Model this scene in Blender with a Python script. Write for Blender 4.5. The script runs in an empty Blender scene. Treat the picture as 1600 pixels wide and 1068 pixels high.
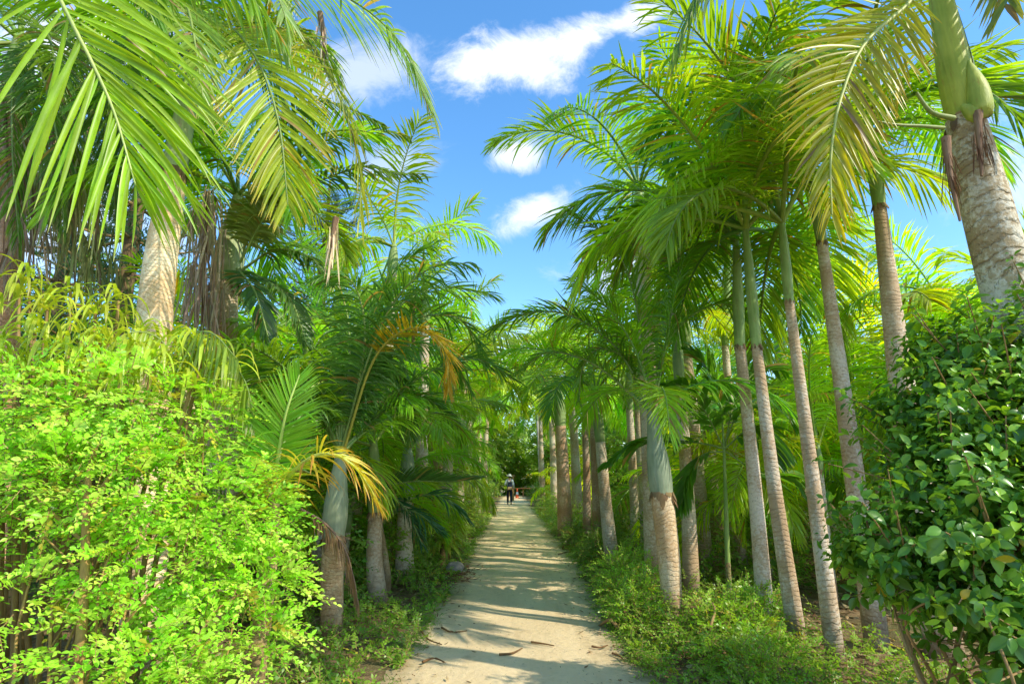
import bpy, math, random
import numpy as np
from mathutils import Vector

rng = np.random.default_rng(11)
random.seed(11)
S = bpy.context.scene
COL = S.collection
R = math.radians

# ------------------------------------------------------------------ camera
CAM_H = 1.6
F = 890.0
TH = math.atan(211.0 / F)
cd = bpy.data.cameras.new('camera'); cam = bpy.data.objects.new('camera', cd); COL.objects.link(cam)
cam.location = (0, 0, CAM_H); cam.rotation_euler = (R(90) + TH, 0, 0)
cd.sensor_width = 36; cd.lens = F / 1600 * 36; cd.clip_end = 3000; cd.clip_start = 0.05
S.camera = cam

def ray(px, py):
    u = (px - 800) / F; v = (534 - py) / F
    return np.array([u, math.cos(TH) - v * math.sin(TH), math.sin(TH) + v * math.cos(TH)])
def at(px, py, d):
    """point at forward distance d seen at photo position px, py"""
    r = ray(px, py); t = d / r[1]
    return np.array([0, 0, CAM_H]) + r * t
def ground(px, py):
    r = ray(px, py); t = -CAM_H / r[2]
    return np.array([0, 0, CAM_H]) + r * t

# ------------------------------------------------------------------ light and sky
SUN_EL, SUN_AZ = R(40), R(120)      # azimuth measured clockwise from +Y: behind the camera, to the right
sun_dir = np.array([math.sin(SUN_AZ) * math.cos(SUN_EL), math.cos(SUN_AZ) * math.cos(SUN_EL), math.sin(SUN_EL)])
ld = bpy.data.lights.new('sun', 'SUN'); ld.energy = 5.0; ld.angle = R(0.53); ld.color = (1.0, 0.93, 0.76)
lo = bpy.data.objects.new('sun', ld); COL.objects.link(lo)
lo.rotation_euler = Vector(sun_dir).to_track_quat('Z', 'Y').to_euler(); lo.location = (8, -8, 20)

W = bpy.data.worlds.new('World'); S.world = W; W.use_nodes = True
nt = W.node_tree; nt.nodes.clear()
class NB:
    """tiny node helper"""
    def __init__(s, t): s.t = t
    def n(s, typ, **kw):
        x = s.t.nodes.new(typ)
        for k, v in kw.items(): setattr(x, k, v)
        return x
    def l(s, a, b): s.t.links.new(a, b)
    def setin(s, sock, v):
        if hasattr(v, 'links'): s.l(v, sock)
        else: sock.default_value = v
    def math(s, op, a, b=None, c=None, clamp=False):
        x = s.n('ShaderNodeMath', operation=op); x.use_clamp = clamp
        s.setin(x.inputs[0], a)
        if b is not None: s.setin(x.inputs[1], b)
        if c is not None: s.setin(x.inputs[2], c)
        return x.outputs[0]
    def mix(s, f, a, b, mode='MIX'):
        x = s.n('ShaderNodeMix', data_type='RGBA', blend_type=mode)
        s.setin(x.inputs[0], f); s.setin(x.inputs[6], a); s.setin(x.inputs[7], b)
        return x.outputs[2]
    def ramp(s, f, stops):
        x = s.n('ShaderNodeValToRGB'); e = x.color_ramp.elements
        while len(e) < len(stops): e.new(0.5)
        for k, (p, c) in enumerate(stops):
            e[k].position = p; e[k].color = (*c, 1) if len(c) == 3 else c
        s.l(f, x.inputs[0]); return x.outputs[0]
    def noise(s, scale, vec=None, detail=4, rough=0.55, dist=0.0):
        x = s.n('ShaderNodeTexNoise'); x.inputs['Scale'].default_value = scale
        x.inputs['Detail'].default_value = detail; x.inputs['Roughness'].default_value = rough
        x.inputs['Distortion'].default_value = dist
        if vec is not None: s.l(vec, x.inputs['Vector'])
        return x.outputs[0]

b = NB(nt)
sky = b.n('ShaderNodeTexSky', sky_type='NISHITA'); sky.sun_disc = False
sky.sun_elevation = SUN_EL; sky.sun_rotation = SUN_AZ; sky.air_density = 1.0; sky.dust_density = 0.4; sky.ozone_density = 2.0
hs = b.n('ShaderNodeHueSaturation'); hs.inputs['Saturation'].default_value = 1.25; hs.inputs['Hue'].default_value = 0.497
hs.inputs['Value'].default_value = 2.4
b.l(sky.outputs[0], hs.inputs['Color'])
tc = b.n('ShaderNodeTexCoord'); sep = b.n('ShaderNodeSeparateXYZ'); b.l(tc.outputs['Generated'], sep.inputs[0])
yy = b.math('MAXIMUM', sep.outputs[1], 0.02)
u = b.math('DIVIDE', sep.outputs[0], yy); w = b.math('DIVIDE', sep.outputs[2], yy)
cv = b.n('ShaderNodeCombineXYZ'); b.l(u, cv.inputs[0]); b.l(w, cv.inputs[1])
n1 = b.noise(7.5, cv.outputs[0], 10, 0.68, 0.5); n2 = b.noise(2.2, cv.outputs[0], 5, 0.6)
total = None
def px_uw(px, py):
    r = ray(px, py); return r[0] / r[1], r[2] / r[1]
#  centre px, half sizes in px, tilt, density
for (px, py, rx, ry, tilt, dens) in [(800, 98, 135, 66, 10, 1.0), (900, 66, 130, 50, 24, 1.0), (985, 30, 90, 40, 20, 0.9), (806, 244, 52, 34, 0, 0.85), (838, 330, 78, 32, 25, 0.9),
                                     (560, 120, 150, 80, 25, 0.5), (615, 255, 90, 50, 10, 0.4), (130, 60, 170, 120, 0, 0.95), (90, 330, 200, 130, 0, 0.7),
                                     (830, 560, 150, 60, 0, 0.6), (1000, 430, 120, 70, 0, 0.6), (1350, 150, 260, 60, -10, 0.5), (1700, 300, 260, 110, 0, 0.6)]:
    cu, cw = px_uw(px, py); k = F * 0.80
    du = b.math('SUBTRACT', u, cu); dw = b.math('SUBTRACT', w, cw)
    ct, st = math.cos(R(tilt)), math.sin(R(tilt))
    a1 = b.math('ADD', b.math('MULTIPLY', du, ct * k / rx), b.math('MULTIPLY', dw, st * k / rx))
    a2 = b.math('ADD', b.math('MULTIPLY', du, -st * k / ry), b.math('MULTIPLY', dw, ct * k / ry))
    r2 = b.math('ADD', b.math('MULTIPLY', a1, a1), b.math('MULTIPLY', a2, a2))
    m = b.math('SUBTRACT', 1.0, b.math('SQRT', r2))
    m = b.math('ADD', m, b.math('MULTIPLY', b.math('SUBTRACT', n1, 0.5), 2.1))
    m = b.math('ADD', m, b.math('MULTIPLY', b.math('SUBTRACT', n2, 0.5), 1.2))
    sm = b.n('ShaderNodeMapRange', interpolation_type='SMOOTHSTEP'); b.l(m, sm.inputs[0])
    sm.inputs[1].default_value = 0.0; sm.inputs[2].default_value = 0.85; sm.inputs[4].default_value = dens
    total = sm.outputs[0] if total is None else b.math('MAXIMUM', total, sm.outputs[0])
front = b.n('ShaderNodeMapRange'); b.l(sep.outputs[1], front.inputs[0]); front.inputs[1].default_value = 0.1; front.inputs[2].default_value = 0.3
total = b.math('MULTIPLY', total, front.outputs[0])
skyc = b.mix(total, hs.outputs[0], (8.6, 8.9, 9.4, 1))
bg = b.n('ShaderNodeBackground'); bg.inputs[1].default_value = 0.15; b.l(skyc, bg.inputs[0])
wo = b.n('ShaderNodeOutputWorld'); b.l(bg.outputs[0], wo.inputs[0])

# ------------------------------------------------------------------ materials
def newmat(name):
    m = bpy.data.materials.new(name); m.use_nodes = True; m.node_tree.nodes.clear()
    return m, NB(m.node_tree)

def leaf_mat(name, rough=0.4, trans=0.38, spec=0.45, tcol=(1.35, 1.3, 0.55), veins=False):
    m, b = newmat(name)
    at_ = b.n('ShaderNodeVertexColor', layer_name='Col'); oi = b.n('ShaderNodeObjectInfo')
    geo = b.n('ShaderNodeNewGeometry')
    c = b.mix(1.0, at_.outputs[0], oi.outputs['Color'], 'MULTIPLY')
    tco = b.n('ShaderNodeTexCoord')
    nz = b.noise(9.0, tco.outputs['Object'], 3, 0.6)
    v = b.math('MULTIPLY_ADD', nz, 0.7, 0.65)
    v = b.math('MULTIPLY', v, b.math('MULTIPLY_ADD', oi.outputs['Random'], 0.3, 0.85))
    mul = b.n('ShaderNodeVectorMath', operation='SCALE'); b.l(c, mul.inputs[0]); b.l(v, mul.inputs['Scale'])
    p = b.n('ShaderNodeBsdfPrincipled'); b.l(mul.outputs[0], p.inputs['Base Color'])
    p.inputs['Roughness'].default_value = rough; p.inputs['Specular IOR Level'].default_value = spec
    t = b.n('ShaderNodeBsdfTranslucent')
    tc2 = b.mix(1.0, mul.outputs[0], (*tcol, 1), 'MULTIPLY'); b.l(tc2, t.inputs['Color'])
    mx = b.n('ShaderNodeMixShader'); mx.inputs[0].default_value = trans
    b.l(p.outputs[0], mx.inputs[1]); b.l(t.outputs[0], mx.inputs[2])
    o = b.n('ShaderNodeOutputMaterial'); b.l(mx.outputs[0], o.inputs[0])
    return m

def trunk_mat(name, c_light, c_dark, c_lichen, ring=28.0, lich=0.5, bump=0.5):
    m, b = newmat(name)
    tco = b.n('ShaderNodeTexCoord'); oi = b.n('ShaderNodeObjectInfo')
    addv = b.n('ShaderNodeVectorMath', operation='ADD'); b.l(tco.outputs['Object'], addv.inputs[0])
    rr = b.n('ShaderNodeCombineXYZ'); b.l(b.math('MULTIPLY', oi.outputs['Random'], 37.0), rr.inputs[0]); b.l(rr.outputs[0], addv.inputs[1])
    vec = addv.outputs[0]
    sp = b.n('ShaderNodeSeparateXYZ'); b.l(tco.outputs['Object'], sp.inputs[0])
    n0 = b.noise(6.0, vec, 4); n1 = b.noise(30.0, vec, 6, 0.65); n2 = b.noise(2.0, vec, 3)
    # uneven leaf-scar rings
    z = b.math('ADD', b.math('MULTIPLY', sp.outputs[2], ring), b.math('MULTIPLY', n0, 2.6))
    z = b.math('ADD', z, b.math('MULTIPLY', b.noise(0.9, vec, 2), 14.0))
    fr = b.math('FRACT', z)
    ringm = b.n('ShaderNodeMapRange', interpolation_type='SMOOTHSTEP'); b.l(fr, ringm.inputs[0]); ringm.inputs[1].default_value = 0.0; ringm.inputs[2].default_value = 0.28
    ringd = b.n('ShaderNodeMapRange', interpolation_type='SMOOTHSTEP'); b.l(fr, ringd.inputs[0]); ringd.inputs[1].default_value = 1.0; ringd.inputs[2].default_value = 0.93
    rm = b.math('MULTIPLY', ringm.outputs[0], ringd.outputs[0])
    rm = b.math('MAXIMUM', rm, b.math('GREATER_THAN', b.noise(3.4, vec, 2), 0.62))
    mid_ = tuple(.5 * (x_ + y_) for x_, y_ in zip(c_light, c_dark))
    body = b.mix(b.math('MULTIPLY_ADD', b.math('SUBTRACT', n2, 0.5), 3.0, 0.55, clamp=True), (mid_[0] * 1.05, mid_[1] * .95, mid_[2] * .82, 1), (*c_light, 1))
    rw = b.math('MULTIPLY_ADD', b.math('MULTIPLY', b.math('SUBTRACT', 1.0, rm), b.math('MULTIPLY_ADD', n0, 1.6, -0.35, clamp=True)), -0.8, 1.0, clamp=True)
    c = b.mix(b.math('MULTIPLY', rw, b.math('MULTIPLY_ADD', n1, 0.5, 0.72), clamp=True), (*c_dark, 1), body)
    blotch = b.n('ShaderNodeMapRange', interpolation_type='SMOOTHSTEP'); b.l(b.math('MULTIPLY_ADD', n1, 0.55, b.math('MULTIPLY', n2, 0.6)), blotch.inputs[0])
    blotch.inputs[1].default_value = 0.54; blotch.inputs[2].default_value = 0.66; blotch.inputs[4].default_value = lich
    c = b.mix(blotch.outputs[0], c, (*c_lichen, 1))
    spots = b.n('ShaderNodeMapRange', interpolation_type='SMOOTHSTEP'); b.l(b.noise(55.0, vec, 3, 0.6), spots.inputs[0])
    spots.inputs[1].default_value = 0.60; spots.inputs[2].default_value = 0.68; spots.inputs[4].default_value = 0.55
    c = b.mix(spots.outputs[0], c, (c_dark[0] * .55, c_dark[1] * .55, c_dark[2] * .55, 1))
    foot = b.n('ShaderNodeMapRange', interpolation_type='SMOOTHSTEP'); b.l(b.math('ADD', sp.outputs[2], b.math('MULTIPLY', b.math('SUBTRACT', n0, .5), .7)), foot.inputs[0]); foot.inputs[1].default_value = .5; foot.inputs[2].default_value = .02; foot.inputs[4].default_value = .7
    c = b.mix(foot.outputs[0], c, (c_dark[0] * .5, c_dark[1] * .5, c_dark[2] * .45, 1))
    c = b.mix(1.0, c, oi.outputs['Color'], 'MULTIPLY')
    p = b.n('ShaderNodeBsdfPrincipled'); b.l(c, p.inputs['Base Color']); p.inputs['Roughness'].default_value = 0.85; p.inputs['Specular IOR Level'].default_value = 0.2
    bp = b.n('ShaderNodeBump'); bp.inputs['Strength'].default_value = bump; bp.inputs['Distance'].default_value = 0.02
    b.l(b.math('ADD', b.math('MULTIPLY', rm, 0.6), b.math('MULTIPLY', n1, 0.8)), bp.inputs['Height']); b.l(bp.outputs[0], p.inputs['Normal'])
    o = b.n('ShaderNodeOutputMaterial'); b.l(p.outputs[0], o.inputs[0])
    return m

def smooth_mat(name, c1, c2, rough=0.45, streak=(30, 30, 2.2), bump=0.1, spec=0.4, use_color=True, scuff=0.0):
    """smooth streaky stem / sheath / painted surface"""
    m, b = newmat(name)
    tco = b.n('ShaderNodeTexCoord'); mp = b.n('ShaderNodeMapping'); b.l(tco.outputs['Object'], mp.inputs[0]); mp.inputs['Scale'].default_value = streak
    n = b.noise(1.0, mp.outputs[0], 5, 0.6); n2 = b.noise(5.0, tco.outputs['Object'], 3)
    f = b.math('MULTIPLY_ADD', n2, 0.5, b.math('MULTIPLY', n, 0.5))
    f = b.math('MULTIPLY_ADD', b.math('SUBTRACT', f, 0.5), 2.6, 0.5, clamp=True)
    c = b.mix(f, (*c1, 1), (*c2, 1))
    if scuff:
        mp2 = b.n('ShaderNodeMapping'); b.l(tco.outputs['Object'], mp2.inputs[0]); mp2.inputs['Scale'].default_value = (22, 22, 5)
        sc_ = b.n('ShaderNodeMapRange', interpolation_type='SMOOTHSTEP'); b.l(b.noise(1.0, mp2.outputs[0], 6, .7), sc_.inputs[0]); sc_.inputs[1].default_value = .56; sc_.inputs[2].default_value = .68; sc_.inputs[4].default_value = scuff
        c = b.mix(sc_.outputs[0], c, (.24, .17, .09, 1))
    if use_color:
        oi = b.n('ShaderNodeObjectInfo'); c = b.mix(1.0, c, oi.outputs['Color'], 'MULTIPLY')
    p = b.n('ShaderNodeBsdfPrincipled'); b.l(c, p.inputs['Base Color']); p.inputs['Roughness'].default_value = rough; p.inputs['Specular IOR Level'].default_value = spec
    bp = b.n('ShaderNodeBump'); bp.inputs['Strength'].default_value = bump; bp.inputs['Distance'].default_value = 0.02; b.l(f, bp.inputs['Height']); b.l(bp.outputs[0], p.inputs['Normal'])
    o = b.n('ShaderNodeOutputMaterial'); b.l(p.outputs[0], o.inputs[0])
    return m

M = {}
M['palm'] = leaf_mat('palm_leaf', 0.34, 0.50, 0.5, (1.75, 1.55, 0.45))
M['leaf'] = leaf_mat('shrub_leaf', 0.36, 0.46, 0.45, (1.5, 1.4, 0.5))
M['gloss'] = leaf_mat('glossy_leaf', 0.28, 0.34, 0.5, (1.7, 1.5, 0.3))
M['dry'] = leaf_mat('dry_leaf', 0.8, 0.2, 0.1, (1.1, 1.0, 0.8))
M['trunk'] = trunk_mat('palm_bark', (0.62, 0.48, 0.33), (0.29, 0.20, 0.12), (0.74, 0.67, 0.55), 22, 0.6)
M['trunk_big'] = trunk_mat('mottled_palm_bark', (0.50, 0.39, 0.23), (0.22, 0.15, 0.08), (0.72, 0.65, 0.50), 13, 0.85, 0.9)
M['shaft'] = smooth_mat('palm_crownshaft', (0.16, 0.25, 0.07), (0.34, 0.42, 0.17), 0.5, scuff=.6, bump=.25, spec=.25)
M['shaft_blue'] = smooth_mat('blue_green_crownshaft', (0.18, 0.24, 0.15), (0.38, 0.42, 0.29), 0.55, scuff=.45, bump=.25, spec=.2)
M['stem'] = smooth_mat('woody_stem', (0.20, 0.12, 0.05), (0.42, 0.28, 0.12), 0.8, (25, 25, 4), 0.4, 0.15)
M['greenstem'] = smooth_mat('green_stem', (0.13, 0.22, 0.04), (0.28, 0.38, 0.09), 0.5)
M['fibre'] = smooth_mat('dead_fibre', (0.16, 0.09, 0.055), (0.40, 0.26, 0.17), 0.9, (60, 60, 4), 0.5, 0.05)

# ------------------------------------------------------------------ mesh building
class Buf:
    def __init__(s): s.v = []; s.f = []; s.c = []; s.n = 0; s.m = []
    def add(s, v, f, c, mi=0):
        v = np.asarray(v, float).reshape(-1, 3); f = np.asarray(f, int).reshape(-1, 4)
        c = np.asarray(c, float)
        if c.ndim == 1: c = np.tile(c, (len(v), 1))
        s.v.append(v); s.f.append(f + s.n); s.c.append(c.reshape(-1, 3)); s.n += len(v); s.m.append(np.full(len(f), mi))
    def mesh(s, name, mats, off=None, smooth=True):
        v = np.concatenate(s.v); f = np.concatenate(s.f); c = np.concatenate(s.c); mi = np.concatenate(s.m)
        if off is not None: v = v - np.asarray(off)
        me = bpy.data.meshes.new(name)
        me.vertices.add(len(v)); me.vertices.foreach_set('co', v.astype(np.float32).ravel())
        me.loops.add(f.size); me.loops.foreach_set('vertex_index', f.astype(np.int32).ravel())
        me.polygons.add(len(f)); me.polygons.foreach_set('loop_start', np.arange(0, f.size, 4, dtype=np.int32))
        me.polygons.foreach_set('loop_total', np.full(len(f), 4, dtype=np.int32))
        me.polygons.foreach_set('material_index', mi.astype(np.int32))
        me.update(calc_edges=True)
        me.polygons.foreach_set('use_smooth', np.full(len(f), smooth))
        ca = me.color_attributes.new('Col', 'FLOAT_COLOR', 'POINT')
        ca.data.foreach_set('color', np.concatenate([c, np.ones((len(c), 1))], 1).astype(np.float32).ravel())
        for m in (mats if isinstance(mats, (list, tuple)) else [mats]): me.materials.append(m)
        return me

def link(name, data, parent=None, loc=(0, 0, 0), rot=(0, 0, 0), scale=None, color=None):
    o = bpy.data.objects.new(name, data); COL.objects.link(o)
    o.location = [float(x) for x in loc]; o.rotation_euler = rot
    if scale is not None: o.scale = (scale,) * 3 if np.isscalar(scale) else scale
    if color is not None: o.color = (*color, 1)
    if parent is not None: o.parent = parent
    return o
def thing(name, label, cat, loc=(0, 0, 0), group=None):
    o = link(name, None, None, loc); tag(o, label, cat, group); o.empty_display_size = 0.2
    return o
def tag(o, label, cat, group=None):
    o['label'] = label; o['category'] = cat
    if group: o['group'] = group
    return o
def structure(o, kind='structure'):
    o['kind'] = kind; return o

def nrm(a): return a / np.maximum(np.linalg.norm(a, axis=-1, keepdims=True), 1e-9)
def jit(c, n, amt=0.15, hue=0.08):
    c = np.asarray(c, float)
    k = 1 + rng.uniform(-amt, amt, (n, 1)); h = 1 + rng.uniform(-hue, hue, (n, 3))
    return np.clip(c * k * h, 0.001, 1)

PROF = {
    'palm': lambda t: np.interp(t, [0, .06, .3, .6, .85, 1], [.35, .7, 1, .85, .45, .03]),
    'leaf': lambda t: np.interp(t, [0, .12, .3, .5, .75, .9, 1], [.06, .5, .93, 1, .68, .32, .04]),
    'ovate': lambda t: np.interp(t, [0, .1, .28, .5, .72, .88, 1], [.06, .55, .96, 1, .72, .36, .04]),
    'strap': lambda t: np.interp(t, [0, .15, .5, .8, 1], [.6, .9, 1, .7, .03]),
    'grass': lambda t: np.interp(t, [0, .5, 1], [.8, .7, .03]),
}
def strips(buf, P, D, Sd, L, Wd, nseg=4, droop=0.5, dpow=1.0, fold=0.2, prof='palm', col=(0.1, 0.2, 0.03), tip=None, tipat=0.8, mi=0, flat=False, curl=None):
    """many leaf blades at once: base P, direction D, blade side vector Sd"""
    P = np.asarray(P, float); n = len(P)
    if n == 0: return
    D = nrm(np.asarray(D, float)); Sd = np.asarray(Sd, float)
    L = np.broadcast_to(np.asarray(L, float), (n,)); Wd = np.broadcast_to(np.asarray(Wd, float), (n,)); droop = np.broadcast_to(np.asarray(droop, float), (n,))
    ts = np.linspace(0, 1, nseg + 1); w = PROF[prof](ts)
    rows = 2 if flat else 3
    V = np.zeros((n, nseg + 1, rows, 3)); p = P.copy(); d = D.copy()
    col = np.asarray(col, float); col = np.tile(col, (n, 1)) if col.ndim == 1 else col
    C = np.zeros((n, nseg + 1, rows, 3))
    down = np.array([0, 0, -1.0])
    for k, t in enumerate(ts):
        if k:
            d = nrm(D + down * (droop * t ** dpow)[:, None] * 2.0)
            if curl is not None: d = nrm(d + curl * t)
            p = p + d * (L / nseg)[:, None]
        s = nrm(Sd - (Sd * d).sum(1, keepdims=True) * d); nn = np.cross(s, d)
        hw = (Wd * w[k] * 0.5)[:, None]
        if flat:
            V[:, k, 0] = p - s * hw; V[:, k, 1] = p + s * hw
        else:
            up = nn * hw * fold * 2
            V[:, k, 0] = p - s * hw + up; V[:, k, 1] = p; V[:, k, 2] = p + s * hw + up
        cc = col
        if tip is not None:
            a = np.clip((t - tipat) / max(1e-6, 1 - tipat), 0, 1); cc = col * (1 - a) + np.asarray(tip) * a
        C[:, k] = cc[:, None, :]
    idx = np.arange(n * (nseg + 1) * rows).reshape(n, nseg + 1, rows)
    f = np.stack([idx[:, :-1, :-1], idx[:, :-1, 1:], idx[:, 1:, 1:], idx[:, 1:, :-1]], -1)
    buf.add(V, f, C.reshape(-1, 3), mi)

def smoothpath(pts, n):
    pts = np.asarray(pts, float)
    if len(pts) == 2:
        t = np.linspace(0, 1, n)[:, None]; return pts[0] * (1 - t) + pts[1] * t
    seg = np.linalg.norm(np.diff(pts, axis=0), axis=1) ** 0.5; tt = np.concatenate([[0], np.cumsum(seg)])
    q = np.concatenate([[2 * pts[0] - pts[1]], pts, [2 * pts[-1] - pts[-2]]])
    out = []
    for t in np.linspace(0, tt[-1], n):
        i = min(max(np.searchsorted(tt, t, 'right') - 1, 0), len(pts) - 2)
        a = (t - tt[i]) / (tt[i + 1] - tt[i]); p0, p1, p2, p3 = q[i], q[i + 1], q[i + 2], q[i + 3]
        out.append(0.5 * (2 * p1 + (p2 - p0) * a + (2 * p0 - 5 * p1 + 4 * p2 - p3) * a * a + (3 * p1 - p0 - 3 * p2 + p3) * a ** 3))
    return np.array(out)

def tube(buf, pts, rad, ns=8, col=(0.3, 0.25, 0.15), mi=0, cap=True, flat=1.0):
    pts = np.asarray(pts, float); n = len(pts); rad = np.broadcast_to(np.asarray(rad, float), (n,))
    T = nrm(np.gradient(pts, axis=0)); ref = np.array([1.0, 0, 0]) if abs(T[0][0]) < 0.8 else np.array([0, 1.0, 0])
    A = nrm(ref - (T * ref).sum(1, keepdims=True) * T); B = np.cross(T, A)
    th = np.linspace(0, 2 * np.pi, ns, endpoint=False)
    V = pts[:, None] + rad[:, None, None] * (np.cos(th)[None, :, None] * A[:, None] + np.sin(th)[None, :, None] * B[:, None] * flat)
    idx = np.arange(n * ns).reshape(n, ns)
    f = np.stack([idx[:-1], np.roll(idx, -1, 1)[:-1], np.roll(idx, -1, 1)[1:], idx[1:]], -1).reshape(-1, 4)
    c = np.asarray(col, float)
    if c.ndim == 2: c = np.repeat(c, ns, 0)
    buf.add(V, f, c, mi)
    if cap:
        for e, rr in ((0, idx[0][::-1]), (n - 1, idx[-1])):
            vv = np.concatenate([V[e], [pts[e]]]); k = np.arange(ns)
            if e == 0: k = k[::-1]
            ff = np.stack([k[0::2], np.roll(k, -1)[0::2], np.roll(k, -2)[0::2], np.full(len(k[0::2]), ns)], -1)
            buf.add(vv, ff, c if c.ndim == 1 else np.concatenate([c[e * ns:e * ns + ns], c[e * ns:e * ns + 1]]), mi)

def frond_leaflets(buf, path, n=48, Lmax=0.55, width=0.035, s0=0.12, droop=0.35, vee=0.25, ang=(68, 28), nseg=5, flat=False, col=(0.1, 0.22, 0.03), tip=None, tipat=0.85,
                   jitter=0.12, up=(0, 0, 1), fold=0.22, missing=0.0, thin_side=0, dpow=1.1, lprof=None, cjit=0.16):
    """pinnate leaflets on both sides of a midrib path"""
    path = np.asarray(path); m = len(path)
    seg = np.linalg.norm(np.diff(path, axis=0), axis=1); cum = np.concatenate([[0], np.cumsum(seg)]); cum /= cum[-1]
    T = nrm(np.gradient(path, axis=0))
    for side in (-1, 1):
        s = np.linspace(s0, 0.995, n) + rng.normal(0, 0.25 / n, n); s = np.clip(s, s0, 1)
        if missing: s = s[rng.random(n) > missing]
        if side == thin_side: s = s[rng.random(len(s)) > .5]
        k = len(s)
        P = np.stack([np.interp(s, cum, path[:, j]) for j in range(3)], 1); t = nrm(np.stack([np.interp(s, cum, T[:, j]) for j in range(3)], 1))
        upv = np.asarray(up, float); sv = np.cross(t, upv); ln = np.linalg.norm(sv, axis=1, keepdims=True)
        mean = nrm(sv.sum(0)[None])[0]
        sv = nrm(np.where(ln < 0.15, mean, sv)); N = nrm(np.cross(sv, t))
        q = (s - s0) / (1 - s0)
        a = np.radians(ang[0] + (ang[1] - ang[0]) * q ** 1.2 + rng.normal(0, 60 * jitter * 0.5, k))
        v = vee + rng.normal(0, jitter * 2.0, k)
        out = side * sv * np.cos(v)[:, None] + N * np.sin(v)[:, None]
        D = np.cos(a)[:, None] * t + np.sin(a)[:, None] * out
        prof = np.interp(q, [0, .08, .3, .6, .85, 1], [.45, .75, 1, .92, .62, .36]) if lprof is None else lprof(q)
        L = Lmax * prof * (1 + rng.normal(0, jitter * 0.5, k))
        Wd = width * (0.75 + 0.25 * prof) * (1 + rng.normal(0, 0.12, k))
        Sd = t + N * rng.normal(-0.25, 0.25, k)[:, None]
        c = jit(col, k, cjit, 0.07)
        old = rng.random(k) < .035; c[old] = np.array([.40, .27, .10]) * rng.uniform(.6, 1.2, (old.sum(), 1))
        drp = droop * (1 + rng.normal(0, 0.35, k)); drp = np.where(rng.random(k) < .06, drp + rng.uniform(.4, 1.2, k), drp)
        tp = None
        if tip is not None: tp = tip
        strips(buf, P, D, Sd, L, Wd, nseg, drp, dpow, fold, 'palm', c, tp, tipat, 0, flat)

def midrib(buf, path, r0=0.02, r1=0.004, ns=6, col=(0.22, 0.28, 0.07)):
    n = len(path); s = np.linspace(0, 1, n)
    tube(buf, path, r1 + (r0 - r1) * (1 - s) ** 0.8, ns, col, 0, True)

def arc_path(L, e0, bend, n=22, sway=0.0):
    s = np.linspace(0, 1, n); e = np.radians(e0 - bend * s ** 1.25); ds = L / (n - 1)
    x = np.concatenate([[0], np.cumsum(np.cos(e[:-1]) * ds)]); z = np.concatenate([[0], np.cumsum(np.sin(e[:-1]) * ds)])
    return np.stack([x, sway * s ** 2 * L, z], 1)

# shared frond meshes, length 2 m, growing along +X ------------------------------
GREEN = (0.27, 0.46, 0.028)
PROTO = {}
def make_protos():
    for lod, n, nseg, flat in (('near', 64, 5, False), ('far', 46, 3, True)):
        lst = []
        for (e0, bend) in ((80, 55), (64, 85), (48, 95), (32, 100), (14, 95), (-8, 75), (-40, 40)):
            for k in range(2):
                path = arc_path(2.0, e0 + rng.uniform(-5, 5), bend + rng.uniform(-10, 15), 20, rng.uniform(-0.10, 0.10))
                bf = Buf()
                frond_leaflets(bf, path, n, 0.64, 0.026 if lod == 'near' else 0.034, 0.16, rng.uniform(0.3, 0.6), rng.uniform(0.1, 0.45), (66, 24), nseg, flat, GREEN, (0.26, 0.27, 0.06), 0.82, 0.075)
                rb = Buf(); midrib(rb, path, 0.022, 0.004, 6 if lod == 'near' else 4)
                lst.append((e0, bf.mesh('frond_' + lod, M['palm']), rb.mesh('midrib_' + lod, M['greenstem'])))
        PROTO[lod] = lst
make_protos()

def crown(root, top, n=13, scale=1.0, lod='near', col=(1, 1, 1), emin=-30, emax=82, cvar=0.33, avoid=None, yellow=0.0, az0=None):
    rng = np.random.default_rng(int(abs(root.location[0]) * 977 + root.location[1] * 1013 + 7))
    az0 = rng.uniform(0, 360) if az0 is None else az0
    for k in range(n):
        az = az0 + k * 137.508 + rng.uniform(-12, 12); e = emax - (emax - emin) * (k / max(1, n - 1)) ** 0.9
        if avoid is not None and avoid(az % 360, e): continue
        cand = sorted(PROTO[lod], key=lambda p: abs(p[0] - e) + rng.uniform(0, 14))[0]
        hue = rng.uniform(0, 1)
        c = np.array(col) * (1 + rng.uniform(-cvar, cvar)) * np.array([1 + 0.5 * (hue - 0.5), 1, 1 + 0.5 * (0.5 - hue)])
        if rng.random() < yellow: c = np.array([3.6, 1.7, 0.7]) * rng.uniform(0.8, 1.2)
        rot = (rng.uniform(-0.22, 0.22), rng.uniform(-0.1, 0.1), R(az)); sc = scale * rng.uniform(0.85, 1.12)
        fo = link('frond', cand[1], root, top, rot, sc, c)
        link('midrib', cand[2], fo, color=np.clip(c, 0.5, 1.6))

def hero(root, base, pts, n=50, Lmax=0.55, width=0.04, r0=0.018, col=GREEN, tip=None, tipat=0.8, label=None, mat='palm', ribcol=(0.22, 0.28, 0.07), name='frond', **kw):
    """a frond following control points given in world space"""
    path = smoothpath(pts, 26); bf = Buf()
    if n >= 30: n, width = int(n * 1.35), width * .74
    kw.setdefault('jitter', .075)
    frond_leaflets(bf, path, n, Lmax, width, col=col, tip=tip, tipat=tipat, **kw)
    fo = link(name, bf.mesh(name, M[mat], base), root)
    if label: fo['label'] = label
    rb = Buf(); midrib(rb, path, r0, r0 * 0.25, 6, ribcol)
    link('midrib', rb.mesh('midrib', M['greenstem'] if mat != 'dry' else M['fibre'], base), fo, color=np.asarray(ribcol) / np.array([.21, .29, .065]) if mat != 'dry' else (1, 1, 1))
    return fo

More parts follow.
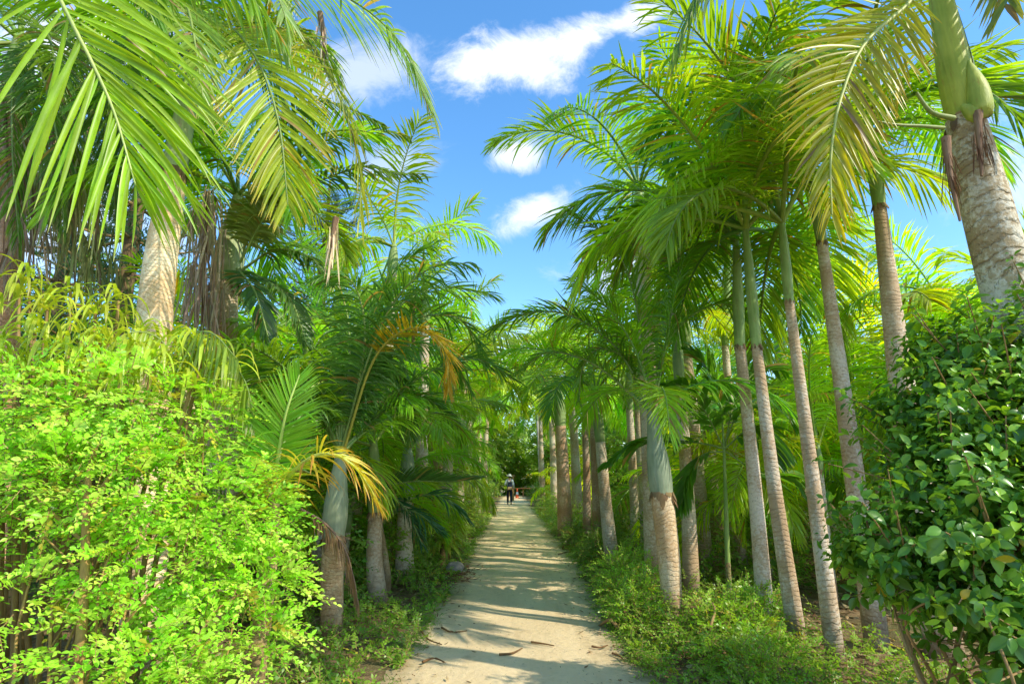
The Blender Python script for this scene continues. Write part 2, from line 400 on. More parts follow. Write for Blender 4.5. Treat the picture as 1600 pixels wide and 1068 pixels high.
def trunk(root, base, path, rads, mat='trunk', color=(1, 1, 1), name='trunk', ns=16, nn=26, rough=0.012):
    p = smoothpath(path, nn); s = np.linspace(0, 1, nn)
    r = np.interp(s, np.linspace(0, 1, len(rads)), rads)
    bf = Buf(); tube(bf, p, r, ns)
    me = bf.mesh(name, M[mat], base)
    return link(name, me, root, color=color)

def lerp(a, b, t): return np.asarray(a) * (1 - t) + np.asarray(b) * t

def keep_clear(base, lim=28):
    """low fronds left out on the path side, and sunward ones to let sun through"""
    sunward = lambda a, e: (a > 280 or a < 35) and e < 42  # crown shaped for light: lower sunward fronds omitted so sun reaches the path
    if 1.2 < base[0] < 5 and (base[1] < 6.5 or base[0] > 3.2) and base[1] < 24: return sunward
    if abs(base[0]) > 3.2 or base[1] < 6.5: return None
    if base[1] > 15: lim = 6
    if base[0] < 0: return lambda a, e: (a < 75 or a > 285) and e < lim
    return lambda a, e: (105 < a < 255 and e < lim) or sunward(a, e)
def palm(label, base, top, r=(0.11, 0.09), shaft=0.6, shaft_r=None, shaft_top=None, mid=None, crown_n=9, scale=0.9, lod='near', col=(1, 1, 1), bark='trunk', bcol=(1, 1, 1), scol=(1, 1, 1),
         smat='shaft', name='palm_tree', group=None, emin=-30, emax=82, yellow=0.0, avoid=None, spear=True, sink=0.05):
    """base/top: ends of the woody trunk in world space"""
    base = np.asarray(base, float); top = np.asarray(top, float)
    root = thing(name, label, 'palm', base, group)
    pts = [base - np.array([0, 0, sink])] + ([np.asarray(mid)] if mid is not None else [lerp(base, top, .5) + np.array([rng.uniform(-.04, .04), 0, 0])]) + [top]
    rr = list(r)
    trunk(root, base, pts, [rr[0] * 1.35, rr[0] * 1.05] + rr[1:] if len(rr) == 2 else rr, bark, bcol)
    d = nrm((top - pts[-2])[None])[0]
    st = top + d * shaft if shaft_top is None else np.asarray(shaft_top)
    if shaft > 0 or shaft_top is not None:
        sr = shaft_r or (rr[-1] * 1.0, rr[-1] * 1.12, rr[-1] * 0.95, rr[-1] * 0.55)
        bf = Buf(); p = smoothpath([top - d * 0.01, lerp(top, st, .5), st], 16); tube(bf, p, np.interp(np.linspace(0, 1, 16), np.linspace(0, 1, len(sr)), sr), 14)
        link('crownshaft', bf.mesh('crownshaft', M[smat], base), root, color=scol)
        if base[1] < 9 and shaft > 0:
            for q_ in range(2 if smat == 'shaft' else 0):
                sp_ = p[:, None]; a0 = rng.uniform(0, 6.28); na = 12; i0, i1 = (0, 12) if q_ == 0 else (1, 15); pp = p[i0:i1]; rad_ = np.interp(np.linspace(0, 1, 16), np.linspace(0, 1, len(sr)), sr)[i0:i1] * (1.012 + .016 * q_)
                tt_ = np.linspace(0, 1, len(pp)); wdt = (3.9 if q_ == 0 else 3.0) * (1 - .55 * tt_ ** 1.5); th_ = a0 + np.linspace(-.5, .5, na)[None] * wdt[:, None] + .25 * tt_[:, None]
                ex_ = np.array([1., 0, 0]); ax_ = nrm(ex_ - ex_.dot(d) * d); bx_ = np.cross(d, ax_)
                V_ = pp[:, None] + rad_[:, None, None] * (np.cos(th_)[..., None] * ax_ + np.sin(th_)[..., None] * bx_); ix_ = np.arange(V_.shape[0] * na).reshape(-1, na); sb_ = Buf()
                sb_.add(V_, np.stack([ix_[:-1, :-1], ix_[:-1, 1:], ix_[1:, 1:], ix_[1:, :-1]], -1), (.3, .4, .2))
                link('sheath', sb_.mesh('sheath', M[smat], base), root, color=np.array(scol) * (1.06 if q_ == 0 else .92))
            hb_ = Buf(); k_ = 26; a_ = rng.uniform(0, 6.28, k_); rr_ = sr[0] * 1.03
            P_ = top + np.stack([np.cos(a_) * rr_, np.sin(a_) * rr_, rng.uniform(-.01, .02, k_)], 1)
            D_ = np.tile(-d, (k_, 1)) + np.stack([np.cos(a_) * .25, np.sin(a_) * .25, 0 * a_], 1) + rng.normal(0, .15, (k_, 3))
            strips(hb_, P_, D_, np.stack([-np.sin(a_), np.cos(a_), 0 * a_], 1), rng.uniform(.02, .09, k_) * rr_ / .06, rng.uniform(.3, .6, k_) * rr_, 3, .2, 1, .1, 'strap', jit((.30, .20, .11), k_, .35, .1))
            link('husk', hb_.mesh('husk', M['dry'], base), root)
    if spear:
        bf = Buf(); tube(bf, smoothpath([st - d * 0.1, st + d * 0.45 * scale, st + d * 0.95 * scale + np.array([0.04, 0, 0])], 8), np.linspace(0.02, 0.004, 8), 6)
        link('spear_leaf', bf.mesh('spear_leaf', M['greenstem'], base), root)
    if crown_n: crown(root, st - base - d * 0.06, crown_n, scale, lod, col, emin, emax, yellow=yellow, avoid=avoid or keep_clear(base))
    return root, base, st

# ------------------------------------------------------------------ ground
def path_edges(y):
    yv = np.array([-8, 2, 4.4, 6, 9, 14, 20, 32, 60, 90.]); 
    l = np.interp(y, yv, [-.95, -.95, -.86, -.85, -.83, -.83, -.8, -.78, -.75, -.75])
    r = np.interp(y, yv, [1.1, 1.1, 1.02, 1.0, 1.06, 1.18, 1.1, 0.98, 0.95, 0.95])
    return l, r

def ground_mat():
    m, b = newmat('forest_floor')
    tco = b.n('ShaderNodeTexCoord'); v = tco.outputs['Object']
    n1 = b.noise(0.7, v, 5); n2 = b.noise(9.0, v, 6, 0.65); n3 = b.noise(60.0, v, 4, 0.7)
    c = b.ramp(n2, [(0.25, (0.10, 0.06, 0.03)), (0.5, (0.24, 0.16, 0.085)), (0.75, (0.42, 0.29, 0.16))])
    g = b.n('ShaderNodeMapRange'); b.l(n1, g.inputs[0]); g.inputs[1].default_value = 0.48; g.inputs[2].default_value = 0.62; g.inputs[4].default_value = 0.6
    c = b.mix(g.outputs[0], c, (0.06, 0.10, 0.025, 1))
    c = b.mix(b.math('MULTIPLY', b.math('GREATER_THAN', n3, 0.6), 0.5), c, (0.46, 0.33, 0.20, 1))
    p = b.n('ShaderNodeBsdfPrincipled'); b.l(c, p.inputs['Base Color']); p.inputs['Roughness'].default_value = 0.95; p.inputs['Specular IOR Level'].default_value = 0.1
    bp = b.n('ShaderNodeBump'); bp.inputs['Distance'].default_value = 0.04; bp.inputs['Strength'].default_value = 0.9
    b.l(b.math('MULTIPLY_ADD', n3, 0.4, n2), bp.inputs['Height']); b.l(bp.outputs[0], p.inputs['Normal'])
    o = b.n('ShaderNodeOutputMaterial'); b.l(p.outputs[0], o.inputs[0]); return m
def path_mat():
    m, b = newmat('packed_sand')
    tco = b.n('ShaderNodeTexCoord'); v = tco.outputs['Object']
    mp = b.n('ShaderNodeMapping'); b.l(v, mp.inputs[0]); mp.inputs['Scale'].default_value = (1.6, 0.35, 1)
    n1 = b.noise(1.0, mp.outputs[0], 5); n2 = b.noise(14.0, v, 6, 0.65); n3 = b.noise(120.0, v, 4, 0.7); n4 = b.noise(45.0, v, 2, 0.5)
    c = b.ramp(n1, [(0.3, (0.68, 0.48, 0.25)), (0.6, (0.84, 0.63, 0.355))])
    c = b.mix(b.math('MULTIPLY', n2, 0.5), c, (0.88, 0.72, 0.48, 1))
    c = b.mix(b.math('MULTIPLY', b.math('GREATER_THAN', n3, 0.64), 0.3), c, (0.26, 0.19, 0.11, 1))
    c = b.mix(b.math('MULTIPLY', b.math('GREATER_THAN', n4, 0.70), 0.5), c, (0.70, 0.64, 0.52, 1))
    mp3 = b.n('ShaderNodeMapping'); b.l(v, mp3.inputs[0]); mp3.inputs['Scale'].default_value = (3.2, .22, 1)
    tr = b.n('ShaderNodeMapRange', interpolation_type='SMOOTHSTEP'); b.l(b.noise(1.0, mp3.outputs[0], 4, .6), tr.inputs[0]); tr.inputs[1].default_value = .52; tr.inputs[2].default_value = .66; tr.inputs[4].default_value = .28
    c = b.mix(tr.outputs[0], c, (.44, .30, .15, 1))
    dp = b.n('ShaderNodeMapRange', interpolation_type='SMOOTHSTEP'); b.l(b.noise(3.3, v, 6, .7), dp.inputs[0]); dp.inputs[1].default_value = .55; dp.inputs[2].default_value = .70; dp.inputs[4].default_value = .45
    c = b.mix(dp.outputs[0], c, (.40, .28, .15, 1))
    # brown-green stain toward the verges
    e = b.n('ShaderNodeVertexColor', layer_name='Col'); es = b.n('ShaderNodeSeparateColor'); b.l(e.outputs[0], es.inputs[0])
    em = b.math('ADD', es.outputs[0], b.math('MULTIPLY', b.math('SUBTRACT', n2, 0.5), 1.3), clamp=True)
    c = b.mix(b.math('MULTIPLY', em, 0.75), c, (0.22, 0.17, 0.085, 1))
    p = b.n('ShaderNodeBsdfPrincipled'); b.l(c, p.inputs['Base Color']); p.inputs['Roughness'].default_value = 0.95; p.inputs['Specular IOR Level'].default_value = 0.1
    bp = b.n('ShaderNodeBump'); bp.inputs['Distance'].default_value = 0.02; bp.inputs['Strength'].default_value = 0.7
    b.l(b.math('MULTIPLY_ADD', n3, 0.35, n2), bp.inputs['Height']); b.l(bp.outputs[0], p.inputs['Normal'])
    o = b.n('ShaderNodeOutputMaterial'); b.l(p.outputs[0], o.inputs[0]); return m

bf = Buf(); g = 600
bf.add([(-g, -g, 0), (g, -g, 0), (g, g, 0), (-g, g, 0)], [(0, 1, 2, 3)], (0.2, 0.15, 0.1))
structure(link('ground', bf.mesh('ground', ground_mat())))
# path sheet with ragged edges
ys = np.concatenate([np.arange(-6, 14, 0.07), np.arange(14, 75, 0.25)]); nx = 25
l, r = path_edges(ys)
def wob(y, sd):
    q = np.random.default_rng(sd); out = 0
    for fq, am in ((0.35, .10), (0.9, .07), (2.3, .05), (6.1, .035), (13, .025)): out = out + am * np.sin(fq * y * 2 + q.uniform(0, 6.3)) * q.uniform(.6, 1.2)
    return out
l = l - 0.16 + wob(ys, 3) + rng.normal(0, .012, len(ys)); r = r + 0.16 + wob(ys, 4) + rng.normal(0, .012, len(ys))
t = np.linspace(0, 1, nx); X = l[:, None] * (1 - t) + r[:, None] * t; Y = np.repeat(ys[:, None], nx, 1)
Z = 0.006 + 0.014 * (0.5 + 0.5 * np.sin(X * 5.1 + Y * .7)) * np.sin(np.pi * t)[None] + 0.01 * np.sin(Y * 1.3 + X * 2) * np.sin(np.pi * t)[None] ** 1
Z = np.maximum(Z, 0.005)
edge = np.clip(1 - np.minimum(t, 1 - t) / 0.16, 0, 1); E = np.repeat(edge[None], len(ys), 0)
idx = np.arange(len(ys) * nx).reshape(len(ys), nx)
bf = Buf(); bf.add(np.stack([X, Y, Z], -1), np.stack([idx[:-1, :-1], idx[:-1, 1:], idx[1:, 1:], idx[1:, :-1]], -1), np.repeat(E.reshape(-1, 1), 3, 1))
structure(link('path', bf.mesh('path', path_mat())))

# ------------------------------------------------------------------ generic plants
def rand_dirs(n, zmin=-1, zmax=1):
    z = rng.uniform(zmin, zmax, n); a = rng.uniform(0, 2 * np.pi, n); q = np.sqrt(1 - z * z)
    return np.stack([q * np.cos(a), q * np.sin(a), z], 1)
def in_blobs(blobs, n, shell=0.55):
    """points in the outer shell of a union of ellipsoids: (centre, radii)"""
    vol = np.array([np.prod(r) ** (2 / 3) for _, r in blobs]); cnt = rng.multinomial(n, vol / vol.sum()); P = []; O = []
    for (c, r), k in zip(blobs, cnt):
        d = rand_dirs(k); q = (shell + (1 - shell) * rng.random(k) ** 0.6)[:, None]
        lump = 1 + 0.14 * np.sin(d[:, :1] * 7 + c[0] * 5) * np.sin(d[:, 2:] * 6 + c[1] * 3) + 0.1 * np.sin(d[:, 1:2] * 11 + c[2])
        P.append(np.asarray(c) + d * np.asarray(r) * q * lump); O.append(nrm(d / np.asarray(r)))
    return np.concatenate(P), np.concatenate(O)

def sprays(buf, P, O, n_leaf=12, Ls=0.35, leaf=0.05, wid=0.028, col=(.3, .5, .05), tipcol=None, flatness=0.5, droop=0.25, nseg=4, twig=True, mi_twig=1, twigcol=(0.2, 0.2, 0.06), prof='leaf', shade=None, fold=0.15):
    """leafy branchlets: base P, growing outward along O, alternate leaves"""
    n = len(P); D = O + rng.normal(0, 0.45, (n, 3)); D[:, 2] *= (1 - flatness); D[:, 2] += 0.1; D = nrm(D)
    side = nrm(np.cross(D, np.array([0, 0, .75]) + sun_dir * .75 + rng.normal(0, 0.35, (n, 3)))); N = np.cross(side, D)   # leaves turn toward the light
    Lr = Ls * rng.uniform(0.6, 1.25, n); dr = droop * rng.uniform(0.3, 1.8, n)
    base_c = jit(col, n, 0.25, 0.10)
    if tipcol is not None:
        k = rng.random(n)[:, None] ** 2; base_c = base_c * (1 - k) + np.asarray(tipcol) * k
    yl = rng.random(n) < .035; base_c[yl] = np.array([.62, .55, .06]) * rng.uniform(.6, 1.1, (yl.sum(), 1))
    if shade is not None: base_c = base_c * shade[:, None]
    for j in range(n_leaf):
        t = (j + 0.6) / n_leaf; sgn = 1 if j % 2 else -1
        Pj = P + D * (Lr * t)[:, None] + np.array([0, 0, -1.0]) * (dr * Lr * t * t)[:, None]
        a = R(58 - 30 * t)
        d = math.cos(a) * D + math.sin(a) * sgn * side + N * rng.uniform(0.0, 0.35, (n, 1)) + rng.normal(0, 0.13, (n, 3))
        if j == n_leaf - 1: d = D + rng.normal(0, .1, (n, 3))
        sd = np.cross(d, N + rng.normal(0, 0.3, (n, 3)))
        sz = (1 - 0.45 * t) * rng.uniform(0.55, 1.3, n)
        c = base_c * (0.88 + 0.3 * t) * rng.uniform(0.85, 1.15, (n, 1))
        strips(buf, Pj, d, sd, leaf * sz, wid * sz, nseg, 0.22, 1.0, fold, prof, c, None, 0.8, 0, nseg <= 2)
    if twig:
        k = 3; V = np.zeros((n, k, 2, 3))
        for i in range(k):
            t = i / (k - 1); c = P + D * (Lr * t)[:, None] + np.array([0, 0, -1.0]) * (dr * Lr * t * t)[:, None]
            h = 0.0035 * (1 - 0.6 * t); V[:, i, 0] = c - side * h; V[:, i, 1] = c + side * h
        ix = np.arange(n * k * 2).reshape(n, k, 2)
        buf.add(V, np.stack([ix[:, :-1, 0], ix[:, :-1, 1], ix[:, 1:, 1], ix[:, 1:, 0]], -1), np.tile(np.asarray(twigcol), (n * k * 2, 1)), mi_twig)

def stems_to(root, base, P, n, r0=0.02, mat='stem', spread=0.25, name='stem', color=(1, 1, 1), wander=0.08):
    """woody stems rising from the base toward sampled foliage points"""
    sel = P[rng.choice(len(P), n, replace=False)]
    for q in sel:
        a = np.array([base[0] + rng.normal(0, spread), base[1] + rng.normal(0, spread), -0.05])
        a[0] += (q[0] - base[0]) * 0.45; a[1] += (q[1] - base[1]) * 0.45
        m1 = lerp(a, q, .35) + np.array([rng.normal(0, wander), rng.normal(0, wander), 0.12]); m2 = lerp(a, q, .7) + rng.normal(0, wander, 3)
        bf = Buf(); tube(bf, smoothpath([a, m1, m2, q], 14), np.linspace(r0, r0 * .3, 14) * rng.uniform(.7, 1.2), 7)
        link(name, bf.mesh(name, M[mat], base), root, color=color)

# ------------------------------------------------------------------ left foreground shrub
def left_shrub():
    base = np.array([-2.9, 4.0, 0.0])
    root = thing('shrub', 'large bright lime green small-leaved shrub filling the lower left corner', 'shrub', base)
    blobs = []
    for (px, py, d, rx, ry, rz) in [(60, 640, 4.1, .75, .55, .34), (230, 640, 4.0, .7, .5, .34), (350, 650, 4.2, .34, .4, .28), (20, 745, 3.9, .6, .5, .24), (160, 740, 3.7, .6, .45, .28), (330, 770, 3.9, .55, .45, .36),
                                    (420, 800, 4.1, .38, .4, .26), (300, 880, 3.8, .55, .4, .26), (440, 905, 4.1, .36, .35, .18), (400, 985, 3.9, .42, .36, .20), (250, 1000, 3.6, .42, .35, .25), (300, 1075, 3.5, .4, .35, .25), (60, 935, 3.4, .22, .25, .13), (-120, 720, 3.9, .7, .6, .5), (-170, 900, 3.6, .45, .5, .5), 
                                    (455, 888, 4.0, .3, .3, .09)]:
        blobs.append((at(px, py, d), (rx, ry, rz)))
    P, O = in_blobs([(c_ + np.array([-.24 if c_[0] > -2.2 else -.1, 0, 0]), r_) for c_, r_ in blobs], 2800, 0.62)
    bf = Buf(); sprays(bf, P, O, 13, 0.27, 0.054, 0.030, (0.40, 0.82, 0.05), (0.78, 0.95, 0.17), 0.6, 0.3)
    link('foliage', bf.mesh('foliage', [M['leaf'], M['stem']], base), root)
    # the pale upright stem in front, and thinner ones
    for pts, r in (([(120, 1075, 3.45), (132, 900, 3.5), (136, 770, 3.6), (150, 690, 3.8)], .034), ([(178, 1075, 3.5), (190, 980, 3.6), (215, 890, 3.8)], .013), ([(75, 1072, 3.5), (80, 960, 3.55), (95, 860, 3.7)], .012),
                   ([(20, 1072, 3.5), (28, 980, 3.6), (60, 860, 3.7)], .012), ([(136, 800, 3.58), (175, 740, 3.7), (230, 690, 3.9)], .017), ([(136, 850, 3.55), (70, 790, 3.7), (20, 740, 3.8)], .012), ([(190, 980, 3.6), (260, 900, 3.7), (330, 860, 3.9)], .009),
                   ([(132, 900, 3.5), (60, 830, 3.6), (10, 800, 3.65)], .007), ([(290, 1070, 3.6), (330, 960, 3.8), (420, 905, 4.0)], .012)):
        p = [at(*q) for q in pts]
        if pts[0][1] > 1040: g0 = p[0].copy(); g0[2] = -0.05; p = [g0] + p
        bf = Buf(); tube(bf, smoothpath(p, 18), np.linspace(r, r * .5, 18), 9); link('stem', bf.mesh('stem', M['stem'], base), root, color=(1.25, 1.2, 1.0))
    stems_to(root, base, P, 10, 0.010, color=(1.2, 1.2, .9))
left_shrub()

# ------------------------------------------------------------------ right foreground shrub
def right_shrub():
    base = np.array([2.9, 3.4, 0.0])
    root = thing('shrub', 'dark glossy broad-leaved shrub filling the lower right corner', 'shrub', base)
    blobs = [(at(px, py, d), (rx, ry, rz)) for (px, py, d, rx, ry, rz) in [
        (1560, 560, 3.6, .55, .5, .32), (1500, 640, 3.5, .42, .45, .36), (1620, 700, 3.3, .6, .5, .55), (1480, 760, 3.3, .42, .45, .36), (1400, 850, 3.3, .34, .4, .22), (1560, 850, 3.1, .5, .5, .4),
        (1420, 680, 3.7, .22, .3, .3), (1500, 925, 3.1, .34, .4, .15), (1630, 1010, 2.9, .36, .4, .36), (1700, 600, 3.5, .7, .6, .6), (1720, 850, 3.2, .7, .6, .8), (1370, 865, 3.4, .2, .25, .12), (1480, 545, 3.8, .25, .3, .12)]]
    P, O = in_blobs(blobs, 2600, 0.42)
    n = len(P); bf = Buf()
    out = (rng.random(n) < .14) * rng.uniform(.08, .30, n); P = P + nrm(O + np.array([-.1, -.1, .35])) * out[:, None]
    for q in np.where(out > .1)[0]: tube(bf, [P[q] - nrm((O[q] + (-.1, -.1, .2))[None])[0] * .45, P[q]], [.006, .003], 5, (.12, .14, .05), 1)
    # whorls of ovate leaves round each shoot tip
    ax = nrm(O + np.array([0, 0, 0.45]) + rng.normal(0, .3, (n, 3)))
    s1 = nrm(np.cross(ax, rng.normal(0, 1, (n, 3)))); s2 = np.cross(ax, s1)
    fresh = rng.random(n)
    cb = lerp(np.array([0.09, 0.21, 0.018]), np.array([0.15, 0.34, 0.035]), 0)[None] * np.ones((n, 1))
    k = np.clip(fresh - .62, 0, 1)[:, None] / .38; cb = cb * (1 - k) + np.array([0.36, 0.58, 0.05]) * k
    for j in range(8):
        a = j * 2.4 + rng.uniform(-.3, .3, n); lift = np.interp(j, [0, 7], [-.25, .9]) + rng.normal(0, .2, n)
        rad = np.cos(a)[:, None] * s1 + np.sin(a)[:, None] * s2
        d = rad + ax * lift[:, None]
        Pj = P + ax * (0.018 * j - 0.07)
        L = np.interp(j, [0, 7], [0.084, 0.044]) * rng.uniform(.5, 1.45, n)
        c = cb * rng.uniform(.75, 1.3, (n, 1)) * (1 + .05 * j)
        old = rng.random(n) < 0.008; c[old] = (0.45, 0.36, 0.03)
        strips(bf, Pj + nrm(d) * 0.015, d, np.cross(d, ax) , L, L * rng.uniform(.46, .6, n), 6, rng.uniform(.15, .6, n), 1.0, .16, 'ovate', c)
    link('foliage', bf.mesh('foliage', [M['gloss'], M['stem']], base), root)
    stems_to(root, base, P, 26, 0.016, wander=.1)
right_shrub()

# ------------------------------------------------------------------ right-hand palms
def gp(px, py): 
    p = ground(px, py); p[2] = 0; return p
def palm_px(label, bpx, tpx, spx=None, d=None, lean=0.0, midpx=None, **kw):
    """palm from photo positions: foot, top of the woody trunk, top of the crownshaft"""
    base = gp(*bpx) if d is None else np.array([at(bpx[0], bpx[1], d)[0], d, 0.0])
    dd = base[1]
    top = at(*tpx, dd + lean); st = at(*spx, dd + lean * 1.2) if spx else None
    mid = at(*midpx, dd + lean * .5) if midpx else None
    return palm(label, base, top, shaft_top=st, mid=mid, **kw)

G_ROW = 'slender palms in the row on the right of the path'
# the stout one beside the path
r1, b1, t1 = palm_px('stout bottle palm with blue-green crownshaft at the right edge of the path', (1051, 975), (1034, 770), (1018, 640), midpx=(1046, 880),
    r=(.10, .118, .124, .13, .130), shaft_r=(.132, .142, .130, .102, .078, .058), smat='shaft_blue', crown_n=4, scale=.95, emax=75, emin=30, bcol=(1.1, .98, .82), col=(.85, .95, .9), name='bottle_palm')
d = b1[1]
for pts, kw in ((([(1016, 625), (1005, 540), (985, 440), (950, 370), (890, 335)]), dict(n=56, Lmax=.62, width=.036)), ([(1012, 628), (965, 545), (890, 492), (820, 490), (768, 515)], dict(n=54, Lmax=.55, width=.036)),
                ([(1020, 625), (1040, 540), (1085, 490), (1140, 475), (1180, 520)], dict(n=54, Lmax=.55, width=.034)), ([(1010, 632), (975, 560), (935, 545), (910, 575), (905, 625)], dict(n=44, Lmax=.32, width=.032)),
                ([(1024, 625), (1050, 480), (1060, 400), (1030, 330)], dict(n=50, Lmax=.6, width=.036)), 
                ([(1006, 634), (930, 570), (860, 550), (810, 580)], dict(n=46, Lmax=.42, width=.032))):
    dz = np.linspace(0, rng.uniform(-.5, .5), len(pts))
    hero(r1, b1, [at(x, y, d + z) for (x, y), z in zip(pts, dz)], col=(0.17, 0.34, 0.035), tip=(.26, .36, .05), droop=.3, vee=.3, **kw)

rows = [
 ('slender grey palm trunk just right of the thin green young palm stem', (1161, 906), (1133, 540), (1139, 372), dict(r=(.072, .06), scale=1.25)),
 ('ringed palm third from the path in the right row, pale grey foot', (1198, 985), (1156, 540), (1150, 372), dict(r=(.07, .06), scale=1.3)),
 ('slightly leaning grey palm of the right row with lichen-white patches low down', (1249, 1015), (1182, 540), (1164, 350), dict(r=(.066, .052), scale=1.3)),
 ('thin straight palm with yellow-green crownshaft in front of the right row', (1306, 1030), (1233, 470), (1221, 340), dict(r=(.062, .046), scale=1.25)),
 ('palm whose crown hides behind the hanging yellow frond', (1371, 1010), (1284, 378), (1270, 290), dict(r=(.085, .055), scale=1.35)),
 ('tall palm with long pale green crownshaft beside the big mottled palm', (1476, 1025), (1374, 322), (1357, 190), dict(r=(.12, .065), scale=1.35)),
]
for lab, bp_, tp_, sp_, kw in rows:
    palm_px(lab, bp_, tp_, sp_, group=G_ROW, crown_n=11, emin=4, emax=84, col=(1.0, 1.0, .8), scol=(1.05, 1.1, .9), **kw)

# tall palm with a dead brown skirt behind the stout one
rd, bd, td = palm_px('tall palm with a brown skirt of dead fronds behind the stout bottle palm', (1022, 850), (1003, 385), (998, 290), d=9.0, r=(.13, .12), crown_n=10, scale=1.35, emin=-10, col=(.85, .95, .9), bcol=(1.15, 1.1, 1.05), scol=(1.2, 1.3, 1.2))
def dead_skirt(root, base, pts, n=70, L=.7, w=.02, col=(.30, .18, .11), spread=.12, name='dead_frond'):
    p = smoothpath(pts, 20); bf = Buf(); i = rng.integers(0, 14, n); P = p[i] + rng.normal(0, spread, (n, 3)) * np.array([1, 1, .3])
    D = np.tile(nrm((p[-1] - p[0])[None]), (n, 1)) + rng.normal(0, .14, (n, 3))
    strips(bf, P, D, rng.normal(0, 1, (n, 3)), L * rng.uniform(.5, 1.2, n), w * rng.uniform(.6, 1.4, n), 5, .25, 1.0, .3, 'strap', jit(col, n, .3, .1), None, .8, 0)
    o = link(name, bf.mesh(name, M['dry'], base), root); o['label'] = 'hanging brown dead frond'
    rb = Buf(); tube(rb, p, np.linspace(.03, .008, 20), 7); link('midrib', rb.mesh('midrib', M['fibre'], base), o)
dead_skirt(rd, bd, [at(1010, 315, 8.9), at(1035, 350, 8.8), at(1055, 420, 8.75), at(1062, 470, 8.8)], 120, .8, .035, (.2, .12, .085), .12)

for lab, bx, by, tx, ty, sx, sy, dd, rr, sc in [
    ('left of a pair of pale trunks close together behind the row', 1088, 864, 1066, 500, 1062, 420, 10.6, .095, 1.1), ('right of a pair of pale trunks close together behind the row', 1102, 880, 1074, 560, 1066, 450, 9.9, .10, 1.0),
    ('grey palm trunk half hidden right behind the stout bottle palm', 1078, 890, 1062, 600, 1056, 500, 8.6, .09, 1.0), ('thin palm trunk showing left of the stout bottle palm', 1018, 860, 1004, 600, 1000, 520, 9.6, .075, 1.0),
    ('palm with pale ringed foot standing alone in the verge bushes', 957, 850, 938, 690, 930, 610, 10.6, .105, 1.05), ('dark brown ringed trunk, right of two, beside the far path', 933, 815, 926, 640, 922, 570, 13.0, .09, 1.0),
    ('dark brown ringed trunk, left of two, beside the far path', 916, 812, 913, 640, 911, 570, 14.0, .085, 1.0), ('far palm with peeling pinkish bark at the right path edge', 884, 815, 876, 665, 873, 600, 16.0, .17, 1.15),
    ('slim trunk deep in the shade, left of a close pair', 992, 830, 984, 640, 982, 560, 12.5, .085, 1.0), ('slim trunk deep in the shade, right of a close pair', 1008, 830, 996, 640, 992, 570, 12.0, .08, 1.0),
    ('dark stout trunk in shadow between the pale pair and the row', 1114, 830, 1106, 640, 1104, 560, 14.0, .16, 1.1), ('reddish ringed trunk in the sunny grove behind the row', 1223, 800, 1220, 560, 1218, 480, 14.5, .17, 1.15)]:
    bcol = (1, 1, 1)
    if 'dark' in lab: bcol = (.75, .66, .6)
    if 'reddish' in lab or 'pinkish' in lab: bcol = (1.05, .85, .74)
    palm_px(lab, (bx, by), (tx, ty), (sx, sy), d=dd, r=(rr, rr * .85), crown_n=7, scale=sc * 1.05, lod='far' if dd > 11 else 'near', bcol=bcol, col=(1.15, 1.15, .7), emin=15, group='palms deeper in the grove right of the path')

# the big mottled palm at the right edge
bb = np.array([3.62, 3.75, 0])
rb_, _, _ = palm('big palm with mottled bark and swollen green crownshaft at the right edge of the frame', bb, at(1507, 185, 3.6), r=(.185, .168, .155, .145, .116), mid=at(1572, 440, 3.65), shaft_top=at(1462, -40, 3.6), shaft_r=(.104, .113, .110, .097, .085, .076, .06),
     crown_n=0, bark='trunk_big', scol=(1.6, 1.3, .5), spear=False, name='palm_tree')
# nodding bud, fruit stalks and the dry brown tassels under the crownshaft
bf = Buf(); p = smoothpath([at(1503, 165, 3.5), at(1530, 178, 3.47), at(1528, 140, 3.47), at(1512, 95, 3.5)], 14); tube(bf, p, [.015, .04, .058, .07, .074, .075, .074, .07, .064, .056, .046, .036, .024, .01], 12)
link('flower_bud', bf.mesh('flower_bud', M['shaft'], bb), rb_, color=(1.5, 1.25, .6))
for pts, r0 in (([(1475, 200, 3.5), (1440, 197, 3.45), (1400, 195, 3.42), (1372, 190, 3.4)], .014), ([(1490, 185, 3.5), (1455, 175, 3.45), (1432, 145, 3.42)], .02)):
    bf = Buf(); tube(bf, smoothpath([at(*q) for q in pts], 14), np.linspace(r0, r0 * .5, 14), 8); link('fruit_stalk', bf.mesh('fruit_stalk', M['greenstem'], bb), rb_, color=(1.2, 1.0, 1.2))
for pts in ([(1528, 175, 3.44), (1530, 215, 3.43), (1534, 275, 3.45)], [(1478, 215, 3.47), (1484, 270, 3.46), (1500, 345, 3.46)]):
    p = [at(*q) for q in pts]; dead_skirt(rb_, bb, p, 40, .22, .008, (.16, .09, .05), .018, 'dry_tassel')
